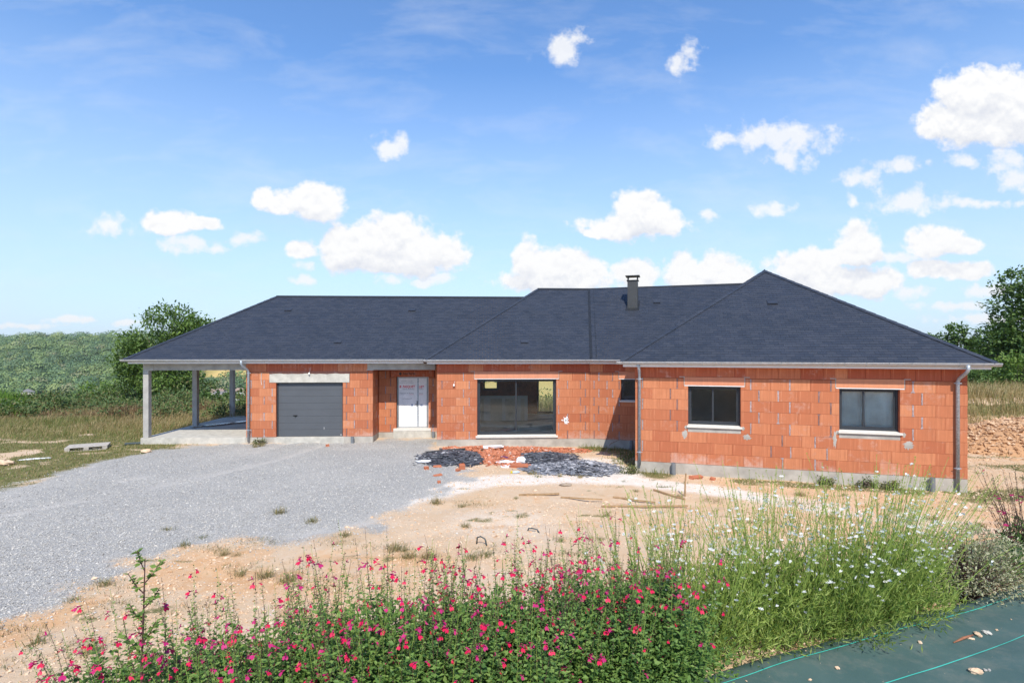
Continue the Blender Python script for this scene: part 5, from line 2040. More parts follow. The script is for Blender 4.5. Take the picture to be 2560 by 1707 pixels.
bush('shrub', 'pale green shrub under the tall tree at the right edge', (28.4, 30.4), [(28.4, 30.4, 2.0, 1.0, 1.0, 1.3), (29.4, 30.6, 1.7, 1.0, .9, 1.0)], 3200, .17, M['pale_leaf'], .16, asp=.6)
bush('shrub', 'dark green hedge shrub behind the dry bank beside the wing', (26.0, 30.5), [(25.6, 30.6, 1.6, 1.4, 1.0, 1.1), (27.0, 31, 1.5, 1.3, 1, 1.0), (30.8, 31, 1.4, 1.6, 1, 1.1)], 4200, .18, M['oak'], .18, asp=.6)
# broom at the far left
bz = H1(-27.5, 29)
t_ = thing('broom_bush', 'bright green broom bush at the left edge of the field', 'bush', (-27.5, 29, bz))
N = 9000
c_ = rng.normal(0, 1, (N, 3)) * np.array([[1.5, .8, .15]])
top_ = np.clip(1.45 - .26 * (c_[:, 0] + 1.2), .45, 1.8) * np.clip(1 - (c_[:, 0] / 4.2) ** 2, .2, 1)
P = np.stack([c_[:, 0], c_[:, 1], top_ * rng.uniform(.1, .8, N)], 1)
link('twigs', blades_mesh('twigs', P, rng.uniform(.25, .55, N), .8, .013, [M['broom']]), t_, kind='stuff')
mb = MB()
for k in range(14):
    e = Vector((random.uniform(-2.6, 2.4), random.uniform(-.6, .6), random.uniform(.4, .9)))
    mb.tube([(e.x * .2, 0, -.1), e * .55, e], [.03, .02, .008], 5, cap=False)
mb.obj('stems', M['bark'], t_, kind='stuff')

# scrub bank along the rim of the meadow
N = 520
cx_ = rng.uniform(-30, -11.0, N)
cy_ = rng.uniform(26.8, 31.5, N)
ht = .36 + .84 * fbm(cx_ * .45, cy_ * .5, 140) + .12 * sst(27, 31, cy_)
kind_ = fbm(cx_ * .8 + 7, cy_ * .9, 143)
blob_l = []
for a, b, h_, k in zip(cx_, cy_, ht, kind_):
    if k > .44:
        blob_l.append((a, b, H1(a, b) + h_ * .55, .55, .45, h_ * .55))
P, D_ = blob_points(blob_l, 20000, .4, .12, 14)
A_ = unit(D_ + rng.normal(0, .6, P.shape))
s_ = .13 * rng.uniform(.6, 1.4, len(P))
v, f = leaf_quads(P, A_, s_, s_ * .6, .15, np.tile(np.array([[0, -.4, 1.0]]), (len(P), 1)))
link('scrub', mesh_np('scrub', v, f, False, [M['bramble']]), kind='stuff', label='tangled brambles along the rim of the meadow')
N = 21000
x, y = rng.uniform(-31, -10.6, N), rng.uniform(25.6, 31.5, N)
k = fbm(x * .8 + 7, y * .9, 143)
keep = rng.uniform(0, 1, N) < np.clip(1.45 - k * 1.7, .12, 1)
x, y = x[keep], y[keep]
Hh = (.30 + .72 * fbm(x * .45, y * .5, 140)) * rng.uniform(.6, 1.25, len(x)) * sst(25.2, 27.4, y)
P = np.stack([x, y, height(x, y) - .02], 1)
mi = (rng.uniform(0, 1, len(x)) < .65 * sst(.34, .56, fbm(x * .5, y * .6 + 3, 147))).astype(int)
link('dead_stalks', blades_mesh('dead_stalks', P, Hh, .6, .012, [M['drygrass'], M['dead']], mi), kind='stuff', label='tan grass and brown dead stalks standing among the brambles')
# hedge and young trees a little down the slope
for i, (px_, py_, yy, rr_, mt) in enumerate(((255, 930, 46, 1.5, 'pale_leaf'), (300, 940, 44, 1.6, 'bramble'), (385, 945, 43, 1.8, 'ash'), (470, 955, 41, 1.7, 'bramble'), (520, 958, 40, 1.4, 'oak'), (600, 955, 43, 1.5, 'bramble'), (165, 965, 50, 1.5, 'bramble'), (230, 960, 41, 1.3, 'bramble'), (560, 985, 38, 1.2, 'ash'), (430, 985, 37, 1.2, 'bramble'))):
    X_0 = (px_ - 1280) / 1350 * yy
    Z_0 = CAM_Z - (py_ + (48 if px_ < 340 or px_ > 480 else 12) - 880) * yy / 1350
    lb = ['pale leafy bush on the slope left of the carport', 'dark bush just left of the ash tree foot', 'leafy bush seen left of the middle carport post', 'dark bush seen right of the middle carport post', 'rounded bush seen left of the rear carport post',
          'dark bush seen between the rear carport post and the garage', 'low bush near the far white house', 'low dark bush behind the brambles left of the carport', 'green bush low between the two rear carport posts', 'low bush behind the middle carport post'][i]
    b0 = H1(X_0, yy)
    bl = [(X_0, yy, Z_0 - .2, rr_ * 1.25, rr_, rr_ * .8), (X_0 + rr_ * .8, yy, Z_0 - .7, rr_, rr_, rr_ * .8)]
    zz = Z_0 - 1.2
    while zz > b0:
        bl.append((X_0 + random.uniform(-.6, .6), yy, zz, rr_ * 1.2, rr_, rr_ * .8))
        zz -= 1.1
    bush('hedge_bush', lb, (X_0, yy), bl, 2200, .26, M[mt], .22, 'bush', 'bushes on the slope behind the carport')
for i, (x, y, r0, zt, lb) in enumerate(((2.35, 43, 1.25, .35, 'dark round bush seen through the right pane of the sliding window'), (-1.9, 44, 1.2, .3, 'bush seen through the small rear window of the house'), (4.2, 46, 1.5, -.1, 'green bush at the right of the rear view through the house'), (1.0, 47, 1.0, -.5, 'low bush left of the dark round bush behind the house'))):
    bush('garden_bush', lb, (x, y), [(x, y, zt - r0, r0, r0, r0), (x + .3, y, zt - r0 * 2, r0 * 1.2, r0, r0)], 1500, .2, M['oak'], .18, 'bush', 'bushes in the field behind the house')

# meadow and other grasses
N = 90000
x, y = rng.uniform(-30, -10.4, N), 13 + 15.5 * rng.uniform(0, 1, N) ** .8
gw = grass_w(x, y)
keep = (rng.uniform(0, 1, N) < gw * .95) & (x / y > -1.02) & (gravel_w(x, y) < .4)
sx = (x - G.o.x) * G.u.x + (y - G.o.y) * G.u.y
sd = (x - G.o.x) * G.n.x + (y - G.o.y) * G.n.y
keep &= ~((sx > -3.95) & (sd < .1))
x, y = x[keep], y[keep]
tall = sst(20, 25.5, y + 2.2 * (fbm(x * .5, y * .5, 151) - .5))
Hh = (.05 + .06 * rng.uniform(0, 1, len(x))) * (1 + 3.4 * tall)
P = np.stack([x, y, height(x, y) - .01], 1)
mi = (rng.uniform(0, 1, len(x)) < .22 + .62 * tall * sst(.3, .55, fbm(x * .4, y * .4, 153) + .1)).astype(int)
link('meadow_grass', blades_mesh('meadow_grass', P, Hh, .9, .0075, [M['grass'], M['drygrass']], mi), kind='stuff', label='short patchy grass turning to tall dry grass towards the brambles')
N = 26000
x, y = rng.uniform(16.0, 36, N), rng.uniform(21.6, 30.5, N)
keep = (x / y < 1.05) & (x / y > .70) & (rng.uniform(0, 1, N) < sst(21.6, 23.6, y + 1.2 * (fbm(x * .5, y * .5, 155) - .5)))
x, y = x[keep], y[keep]
Hh = rng.uniform(.3, .8, len(x)) * (.6 + .8 * fbm(x * .8, y * .8, 157))
P = np.stack([x, y, height(x, y) - .02], 1)
mi = (rng.uniform(0, 1, len(x)) < .06 + .3 * (fbm(x * .6, y * .6, 159) > .62)).astype(int)
link('bank_grass', blades_mesh('bank_grass', P, Hh, .7, .011, [M['drygrass'], M['grass']], mi), kind='stuff', label='tall dry grass covering the bank beyond the wing')
N = 26000
x, y = rng.uniform(2.4, 17.5, N), rng.uniform(12.2, 22, N)
keep = (rng.uniform(0, 1, N) < grass_w(x, y) * .9) & (x / y < 1.03)
for fr, L in ((WG, 8.24), (RR, 1.9)):
    sx = (x - fr.o.x) * fr.u.x + (y - fr.o.y) * fr.u.y
    sd = (x - fr.o.x) * fr.n.x + (y - fr.o.y) * fr.n.y
    keep &= ~((sx > -.02) & (sx < L) & (sd < .02))
x, y = x[keep], y[keep]
Hh = rng.uniform(.03, .10, len(x)) * (1 + 1.3 * (x < 4.6) * (y > 15.5))
P = np.stack([x, y, height(x, y) - .01], 1)
link('weedy_grass', blades_mesh('weedy_grass', P, Hh, 1.0, .008, [M['weed'], M['grass']], (rng.uniform(0, 1, len(x)) < .6).astype(int)), kind='stuff', label='weedy grass along the foot of the wing walls')
# dry field behind the house, seen through the rear panes
N = 7000
x, y = rng.uniform(-4, 6, N), rng.uniform(30, 41, N)
P = np.stack([x, y, height(x, y) - .02], 1)
link('field_grass', blades_mesh('field_grass', P, rng.uniform(.3, .9, N), .6, .014, [M['drygrass'], M['grass']], (rng.uniform(0, 1, N) < .4).astype(int)), kind='stuff', label='rough grass in the field behind the house')

# weed tufts on the bare yard
TUFT = []
for k in range(5):
    n = 46 + 14 * k
    P = rng.normal(0, 1, (n, 3)) * np.array([[.055, .05, 0]])
    TUFT.append(blades_mesh('blades', P, rng.uniform(.03, .11, n) * (1 + .25 * k), 1.6, .0035, [M['weed'], M['drygrass']], (rng.uniform(0, 1, n) < (.15 + .15 * k)).astype(int)))
spots = [(505, 1350), (460, 1371), (262, 1470), (600, 1440), (720, 1460), (745, 1475), (860, 1345), (1155, 1265), (1165, 1315), (1090, 1262), (1296, 1292), (1400, 1352), (1180, 1400), (985, 1380), (1020, 1398), (180, 1510), (90, 1620), (230, 1640), (660, 1450), (1070, 1400), (1500, 1347), (1290, 1247), (1330, 1186), (1400, 1190), (1450, 1192), (1345, 1192), (1500, 1180), (1590, 1225), (1700, 1240), (2000, 1235), (1560, 1200),
         (420, 1330), (780, 1310), (700, 1290), (560, 1392), (590, 1396), (1010, 1380), (1215, 1392), (640, 1120), (655, 1118), (1880, 1300), (2080, 1290), (2250, 1270), (2330, 1290), (2450, 1310), (2480, 1255)]
for i, (a, b) in enumerate(spots):
    Y0 = 1350 * 3.5 / (b - 880)
    X0 = (a - 1280) / 1350 * Y0
    gv = float(gravel_w(np.array([X0]), np.array([Y0]))[0])
    lb = ('small weed tuft growing in the grey gravel' if gv > .6 else 'low weed tuft beside the rubble and slate heaps' if Y0 > 14 and X0 < 4 else 'weed tuft on the tan earth before the brick wing' if X0 > 3.2
          else 'weed tuft on the earth at the lower left, beyond the red sage' if X0 < -3.5 else 'dry weed tuft on the pale earth in the middle of the yard')
    o = link('weed_tuft', TUFT[i % 5], None, (X0, Y0, H1(X0, Y0) - .004), (0, 0, random.uniform(0, 6)), lb, 'weed', 'weed tufts on the yard')
    o.scale = [random.uniform(.6, 1.25)] * 3
# dry flattened weeds and litter between the drive and the front bed
pc = [(-5.2, 9.5), (-4.4, 8.6), (-6.0, 8.0), (-3.4, 8.9), (-5.4, 7.4), (-4.2, 7.3), (-2.6, 8.0), (-6.2, 6.7), (-5.0, 6.3), (-3.0, 9.8), (-2.2, 9.6), (-1.4, 9.0), (-3.8, 6.4), (-5.7, 5.9), (-0.4, 9.6), (1.0, 9.4), (-1.0, 12.4), (.8, 8.9), (-4.6, 9.9), (3.4, 10.4), (5.4, 11.2), (6.6, 12.6), (4.8, 12.9), (8.2, 12.4), (7.4, 10.6), (-2.9, 7.2)]
PP, HH = [], []
for (cx0, cy0) in pc:
    n = int(rng.uniform(60, 190))
    q_ = rng.normal(0, 1, (n, 2)) * np.array([[rng.uniform(.12, .34), rng.uniform(.07, .18)]])
    PP.append(np.stack([cx0 + q_[:, 0], cy0 + q_[:, 1], height(cx0 + q_[:, 0], cy0 + q_[:, 1]) - .004], 1))
    HH.append(rng.uniform(.02, .085, n))
PP, HH = np.concatenate(PP), np.concatenate(HH)
link('dry_weeds', blades_mesh('dry_weeds', PP, HH, 2.2, .0035, [M['drygrass'], M['weed'], M['dead']], rng.choice(3, len(PP), p=[.45, .35, .2])), kind='stuff', label='dry flattened weeds between the gravel drive and the front bed')
N = 900
x, y = rng.uniform(-8, 9, N), 5.2 + 9 * rng.uniform(0, 1, N) ** 1.5
keep = (np.abs(x / y) < 1.0) & (bed_t(x, y) > 2.7) & (gravel_w(x, y) < .7) & (rng.uniform(0, 1, N) < .25 + .75 * (x < -2.5))
x, y = x[keep], y[keep]
sz = .012 + .032 * rng.uniform(0, 1, len(x)) ** 3
v, f = scatter(np.stack([x, y, height(x, y) + sz * .2], 1), np.stack([sz * 1.4, sz, sz * .7], 1), 'oct', .6)
link('field_stones', mesh_np('field_stones', v, f, False, [M['tan_stone']]), kind='stuff', label='scattered tan stones on the earth before the front bed')
# two low leafy weeds by the garage wall and the wing plinth
for i, (fr, s_, d_, r0, lb) in enumerate(((G, .62, .25, .22, 'sprawling weed at the foot of the wall left of the garage door'), (WG, 5.0, .12, .17, 'leafy weed under the right window of the wing'), (WG, 5.95, .2, .26, 'broad leaved weed at the plinth below the right wing window'), (WG, 6.5, .2, .22, 'leafy weed beside the pipe stub near the wing right end'), (WG, -.1, .35, .24, 'green weed clump at the wing left corner'))):
    q = fr.pt(s_, d_)
    bush('leafy_weed', lb, (q.x, q.y), [(q.x, q.y, H1(q.x, q.y) + r0 * .4, r0 * 1.2, r0 * .7, r0 * .6)], 420, .055, M['weed'], .05, 'weed', None, .2, .6, 8)

# ------------------------------------------------------------------ far valley
N = 1750
yy = rng.uniform(404, 725, N)
az = rng.uniform(-1.12, -.26, N)
x = az * yy
fieldm = (az > -.625) & (az < -.44) & (yy > 462) & (yy < 585)
keep = ~fieldm | (rng.uniform(0, 1, N) < .10)
x, yy = x[keep], yy[keep]
rad = rng.uniform(4.5, 9.5, len(x))
zb = height(x, yy)
PER = 210
c_ = np.stack([x, yy, zb + rad * rng.uniform(.5, 1.15, len(x))], 1)
d_ = unit(rng.normal(0, 1, (len(x) * PER, 3)) + np.array([[0, -.25, .35]]))
k = np.repeat(np.arange(len(x)), PER)
P = c_[k] + d_ * rad[k][:, None] * np.array([[1, 1, .85]]) * rng.uniform(.84, 1.05, (len(k), 1)) * (1 + .22 * (rng.uniform(0, 1, (len(k), 1)) - .5) * 2 * (np.sin(d_[:, :1] * 7 + k[:, None]) * np.sin(d_[:, 2:] * 6 + k[:, None] * 2)))
q_ = rng.normal(0, 1, P.shape)
A_ = unit(q_ - d_ * np.sum(q_ * d_, 1, keepdims=True))
P = P - A_ * .6
s_ = rng.uniform(.9, 2.0, len(P))
v, f = leaf_quads(P, A_, s_, s_ * .8, .05, d_ * 2.2)
me = mesh_np('forest', v, f, False, [M[q] for q in ('far_leaf', 'far_b', 'far_c', 'far_d', 'far_e', 'far_f')], np.repeat(rng.choice(6, len(x), p=[.24, .22, .2, .12, .18, .04])[k], 2))
link('forest', me, kind='stuff', label='wooded hillside across the valley at the left')
N = 420
yy = rng.uniform(70, 400, N)
az = rng.uniform(-1.1, -.36, N)
x = az * yy
rad = rng.uniform(1.2, 3.4, N) * (.5 + yy / 400)
c_ = np.stack([x, yy, height(x, yy) + rad * .5], 1)
az_ = x / yy
keep = (np.hypot(x + 352, yy - 395) > 16) & ~((np.abs(az_ + .896) < .05) & (yy > 60)) & ((height(x, yy) + rad - CAM_Z) / yy < -.075)
c_, rad = c_[keep], rad[keep]
PER = 110
d_ = unit(rng.normal(0, 1, (len(rad) * PER, 3)) + np.array([[0, -.2, .3]]))
k = np.repeat(np.arange(len(rad)), PER)
P = c_[k] + d_ * rad[k][:, None] * rng.uniform(.7, 1.05, (len(k), 1))
s_ = rad[k] * rng.uniform(.16, .34, len(k))
v, f = leaf_quads(P, unit(rng.normal(0, 1, P.shape)), s_, s_ * .8, .1, d_ * 1.2)
link('valley_trees', mesh_np('valley_trees', v, f, False, [M['far_leaf'], M['pale_leaf']], np.repeat((rng.uniform(0, 1, len(rad)) < .35).astype(int)[k], 2)), kind='stuff', label='trees and bushes scattered down the valley floor')
# tree lines on the wheat slope behind the house
N = 130
yy = rng.choice([205, 300, 345], N) + rng.normal(0, 3, N)
x = rng.uniform(-40, 90, N)
rad = rng.uniform(1.6, 3.4, N)
PER = 70
d_ = unit(rng.normal(0, 1, (N * PER, 3)))
k = np.repeat(np.arange(N), PER)
P = np.stack([x, yy, height(x, yy) + rad * .6], 1)[k] + d_ * rad[k][:, None] * rng.uniform(.6, 1.05, (len(k), 1))
s_ = rad[k] * .3
v, f = leaf_quads(P, unit(rng.normal(0, 1, P.shape)), s_, s_ * .8, .1, d_)
link('tree_line', mesh_np('tree_line', v, f, False, [M['far_leaf']]), kind='stuff', label='dark hedgerow across the wheat field behind the house')


def far_house(label, x, y, z0, wx, wy, he, hr, rot, wall='house_wall', rf='house_roof', hipd=True, wins=()):
    t_ = thing('far_house', label, 'house', (x, y, z0), rot)
    mb_ = MB()
    mb_.box(-wx / 2, wx / 2, -wy / 2, wy / 2, -4, he)
    wl = mb_.obj('wall', M[wall], t_)
    o_ = .35
    mb_ = MB()
    q = (wy / 2) if hipd else 0
    ee = [(-wx / 2 - o_, -wy / 2 - o_, he), (wx / 2 + o_, -wy / 2 - o_, he), (wx / 2 + o_, wy / 2 + o_, he), (-wx / 2 - o_, wy / 2 + o_, he), (-wx / 2 - o_ + q, 0, he + hr), (wx / 2 + o_ - q, 0, he + hr)]
    mb_.add(ee, [(0, 1, 5, 4), (1, 2, 5), (2, 3, 4, 5), (3, 0, 4), (3, 2, 1, 0)])
    mb_.obj('roof', M[rf], t_)
    for (wx_, wz) in wins:
        mb_ = MB()
        mb_.box(wx_ - .5, wx_ + .5, -wy / 2 - .02, -wy / 2 + .1, wz, wz + 1.4)
        mb_.obj('window', M['anthracite'], t_)


far_house('far cream house with grey hipped roof below the wooded hill', -354, 395, -32, 6.6, 6.0, 6.3, 2.1, -.55, wins=((-1.8, 1.2), (1.6, 1.2), (-1.8, 3.9), (1.6, 3.9)))
far_house('far tan house between the two rear carport posts', -215, 395, -29.5, 8, 6, 3.4, 2.6, .2, 'house_wall', 'house_roof2', False, ((-2, 1.2), (2, 1.2)))
far_house('far low house with blue grey roof left of the rear carport post', -209, 388, -30.5, 9, 6, 3.2, 2.4, -.1, 'house_wall', 'house_roof', False, ((0, 1.2),))
far_house('far white house with brown roof right of the rear carport post', -199, 396, -30.0, 11, 7, 4.2, 2.8, .1, 'white', 'house_roof2', True, ((-3, 1.4), (3, 1.4)))

# ------------------------------------------------------------------ planting bed in the foreground
def bed_z(x, y):
    return H1(x, y)


# woven ground fabric, slack over the soil, with its teal marker yarns
ns_, nt_ = 150, 60
sv = np.linspace(-.75, 7.5, ns_)
tv = np.linspace(-3.4, 0.02, nt_)
S_, T_ = np.meshgrid(sv, tv)
edge = .02 * np.sin(S_ * 1.1) + .008 * np.sin(S_ * 4.3 + 1)
FX = .9 + BD[0] * S_ + BN[0] * (T_ + edge * sst(-1, 0, T_))
FY = 2.64 + BD[1] * S_ + BN[1] * (T_ + edge * sst(-1, 0, T_))


def fab_z(x, y):
    s_ = (x - .9) * BD[0] + (y - 2.64) * BD[1]
    t_ = (x - .9) * BN[0] + (y - 2.64) * BN[1]
    wr = .028 * (fbm(s_ * .9 + t_ * .6, t_ * 2.6, 201) - .5) + .012 * np.sin(s_ * 2.2 - t_ * 5.0) * fbm(s_, t_, 205)
    return 1.64 + wr * 1.5 + .05 * sst(-.5, -3, t_) + .018 * np.clip(s_, 0, 9)


fz = fab_z(FX, FY)
fz[-1] -= .07
fz[-2] -= .012
ii = (np.arange(nt_ - 1)[:, None] * ns_ + np.arange(ns_ - 1)[None, :]).ravel()
fab = thing('ground_fabric', 'dark green woven weed fabric with teal lines covering the near right corner', 'weed fabric', (2.5, 1.8, 1.62))
off = np.array([2.5, 1.8, 1.62])
link('sheet', mesh_np('sheet', np.stack([FX.ravel(), FY.ravel(), fz.ravel()], 1) - off, np.stack([ii, ii + 1, ii + 1 + ns_, ii + ns_], 1), True, [M['fabric']]), fab)
for t0 in (-.12, -.40, -.68, -.96, -1.24, -1.52, -1.80, -2.08):
    v, f = [], []
    for i, s_ in enumerate(np.linspace(-.74, 7.4, 140)):
        tt = t0 + .010 * math.sin(s_ * 1.7 + t0 * 9) + .012 * math.sin(s_ * .8 + 2)
        for dw_ in (-.0026, .0026):
            x_, y_ = .9 + BD[0] * s_ + BN[0] * (tt + dw_), 2.64 + BD[1] * s_ + BN[1] * (tt + dw_)
            v.append((x_ - off[0], y_ - off[1], float(fab_z(np.array([x_]), np.array([y_]))[0]) + .0035 - off[2]))
        if i:
            b = 2 * i
            f.append((b - 2, b - 1, b + 1, b))
    mb = MB()
    mb.add(v, f)
    mb.obj('teal_line', M['teal'], fab)


def on_fab(px, py):
    """point of the fabric below a line of sight"""
    z = 1.63
    for _ in range(4):
        yy_ = 1350 * (CAM_Z - z) / (py - 880)
        xx_ = (px - 1280) / 1350 * yy_
        z = float(fab_z(np.array([xx_]), np.array([yy_]))[0])
    return xx_, yy_, z


def fab_stone(px, py, size, label, seed, mat='tan_stone'):
    x_, y_, z_ = on_fab(px, py)
    o = lump('stone', mat, (x_, y_), size, label, 'stone', seed, seed * .7)
    o.location.z = z_ - size[2] * .05
    return o


fab_stone(2440, 1681, (.030, .018, .014), 'largest cream stone on the fabric, near the bottom right corner', 31)
fab_stone(2463, 1676, (.009, .008, .007), 'grey pebble just right of the largest cream stone', 32, 'concrete')
fab_stone(2473, 1676, (.008, .007, .007), 'outer grey pebble right of the largest cream stone', 33, 'concrete')
fab_stone(2300, 1607, (.012, .009, .008), 'small cream stone alone in the middle of the fabric', 34)
fab_stone(2093, 1671, (.011, .009, .008), 'small tan stone low on the fabric, left of the middle', 35)
fab_stone(2025, 1700, (.009, .007, .006), 'tiny tan stone at the bottom edge of the fabric', 36)
fab_stone(2186, 1584, (.006, .005, .004), 'tiny white chip near the upper edge of the fabric', 37)
fab_stone(2445, 1588, (.024, .016, .012), 'grey tan stone in the debris above the brown root', 38)
fab_stone(2468, 1584, (.022, .015, .012), 'pale crumbling stone at the right end of the debris', 39, 'concrete_light')
fab_stone(2428, 1597, (.020, .008, .006), 'flat pale crumb beside the brown root', 40)
fab_stone(2492, 1575, (.008, .006, .005), 'tiny cream chip right of the debris', 41)
fab_stone(2528, 1548, (.005, .004, .003), 'tiny white chip near the right edge of the fabric', 42)
N = 170
cs_, ct_ = rng.uniform(.0, 5.0, N), -.02 - 1.6 * rng.uniform(0, 1, N) ** 1.6
x, y = .9 + BD[0] * cs_ + BN[0] * ct_, 2.64 + BD[1] * cs_ + BN[1] * ct_
sz = .0012 + .0034 * rng.uniform(0, 1, N) ** 3
v, f = scatter(np.stack([x, y, fab_z(x, y) + sz * .5], 1), np.stack([sz * 1.5, sz, sz * .7], 1), 'oct', .5)
link('soil_crumbs', mesh_np('soil_crumbs', v, f, False, [M['tan_stone']]), kind='stuff', label='soil crumbs blown over the woven fabric')
xa, ya, za = on_fab(2384, 1607)
xb, yb, zb_ = on_fab(2432, 1592)
mb = MB()
mb.tube([(xa, ya, za + .004), ((xa + xb) / 2, (ya + yb) / 2, (za + zb_) / 2 + .012), (xb, yb, zb_ + .012)], [.003, .007, .005], 7)
mb.obj('root_piece', M['rust'], None, smooth=True, label='reddish brown piece of root lying on the fabric by the stones', cat='root')


def flower_mesh(kind, seed):
    """one bloom, about 2.5 cm long, opening along +x, up = +z"""
    r = random.Random(seed)
    mb_ = MB()
    if kind == 'salvia':
        # slim tube, hood above, two broad lobes of the lip below
        k = 5
        for i in range(k):
            a0, a1 = 6.283 * i / k, 6.283 * (i + 1) / k
            mb_.add([(0, .0016 * math.cos(a0), .0016 * math.sin(a0)), (0, .0016 * math.cos(a1), .0016 * math.sin(a1)), (.012, .0034 * math.cos(a1), .0034 * math.sin(a1)), (.012, .0034 * math.cos(a0), .0034 * math.sin(a0))], [(0, 1, 2, 3)], 1)
        mb_.add([(.010, -.003, .002), (.010, .003, .002), (.019, .0024, .0065), (.019, -.0024, .0065), (.0215, 0, .003)], [(0, 1, 2, 3), (3, 2, 4)], 1)
        w_ = r.uniform(.0075, .0105)
        for s_ in (-1, 1):
            mb_.add([(.011, 0, -.002), (.014, s_ * w_ * .8, -.004), (.020, s_ * w_, -.010), (.023, s_ * w_ * .55, -.0145), (.020, 0, -.0105)], [(0, 1, 2, 4), (4, 2, 3)], 0)
        # calyx
        for i in range(4):
            a0, a1 = 6.283 * i / 4, 6.283 * (i + 1) / 4
            mb_.add([(-.006, 0, 0), (.003, .003 * math.cos(a0), .003 * math.sin(a0)), (.003, .003 * math.cos(a1), .003 * math.sin(a1))], [(0, 1, 2)], 2)
        return mb_.mesh('flower', [M['petal_red'] if seed % 3 else M['petal_pink'], M['petal_pink'], M['calyx']])
    # gaura: four petals turned to the upper side, long stamens below
    n_ = 4
    pm = 'petal_white' if kind == 'gaura' else 'petal_pink'
    for i in range(n_):
        a = -.95 + 1.9 * i / 3 + r.uniform(-.15, .15)
        L_ = r.uniform(.013, .017)
        c_, s_ = math.sin(a), math.cos(a)
        cx2 = r.uniform(-.004, .006)
        ox, oz = .55, .83
        def pt(l, wv2, d):
            return (.004 + d, c_ * l + s_ * wv2, s_ * l - c_ * wv2 - .001)
        mb_.add([pt(.001, 0, 0), pt(L_ * .6, -.0042, cx2 * .5), pt(L_, -.0028, cx2), pt(L_ * 1.04, .0028, cx2), pt(L_ * .6, .0042, cx2 * .5)], [(0, 1, 2, 3, 4)], 0)
    for i in range(4):
        y = -.006 + .004 * i
        mb_.add([(.003, 0, 0), (.012, y, -.008), (.0125, y + .0008, -.0085)], [(0, 1, 2)], 1)
    mb_.add([(-.010, 0, .002), (.002, -.0012, 0), (.002, .0012, 0)], [(0, 1, 2)], 1)
    return mb_.mesh('flower', [M[pm], M['bud']])


FLW = {k: [flower_mesh(k, s) for s in range(1, 7)] for k in ('salvia', 'gaura', 'pinkgaura')}


def stem_curves(base, n, r0, spread, hmin, hmax, lean_bias=(0, 0), hfun=None, power=1.6):
    out = []
    for _ in range(n):
        a = random.uniform(0, 2 * math.pi)
        q = math.sqrt(random.random())
        b = Vector((base[0] + r0 * q * math.cos(a), base[1] + r0 * q * math.sin(a), 0))
        b.z = H1(b.x, b.y) - .01
        h_ = random.uniform(hmin, hmax)
        ln = Vector((math.cos(a) * spread * q * random.uniform(.5, 1.15) + lean_bias[0], math.sin(a) * spread * q * random.uniform(.5, 1.15) * .8 + lean_bias[1], 0))
        if hfun:
            h_ *= hfun(b + ln)
        wob = Vector((random.uniform(-.03, .03), random.uniform(-.03, .03), 0))
        pts = [b + ln * (t_ ** power) + wob * math.sin(t_ * 5) + Vector((0, 0, h_ * t_)) for t_ in np.linspace(0, 1, 7)]
        out.append(pts)
    return out


def at_curve(c_, t_):
    q = t_ * (len(c_) - 1)
    i = min(int(q), len(c_) - 2)
    return c_[i].lerp(c_[i + 1], q - i), (c_[i + 1] - c_[i]).normalized()


def stems_mesh(curves, r_, mats, loc, every=1):
    mb_ = MB()
    for i, c_ in enumerate(curves):
        mb_.tube([p_ - loc for p_ in c_], [r_ * (1.15 - .75 * k / (len(c_) - 1)) for k in range(len(c_))], 4, mi=i % len(mats), cap=False)
    return mb_.mesh('stems', mats)


def flowers_on(root, kind, spots_, smin, smax):
    loc = root.location
    for (p_, d_) in spots_:
        me = random.choice(FLW[kind])
        x_ = Vector((d_.x, d_.y, d_.z)).normalized()
        up_ = Vector((random.uniform(-.25, .25), random.uniform(-.25, .25), 1))
        y_ = up_.cross(x_).normalized()
        z_ = x_.cross(y_)
        m_ = Matrix((x_, y_, z_)).transposed().to_4x4()
        s_ = random.uniform(smin, smax)
        o = bpy.data.objects.new('flower', me)
        COL.objects.link(o)
        o.parent = root
        o.matrix_basis = Matrix.Translation(p_ - loc) @ m_ @ Matrix.Scale(s_, 4)


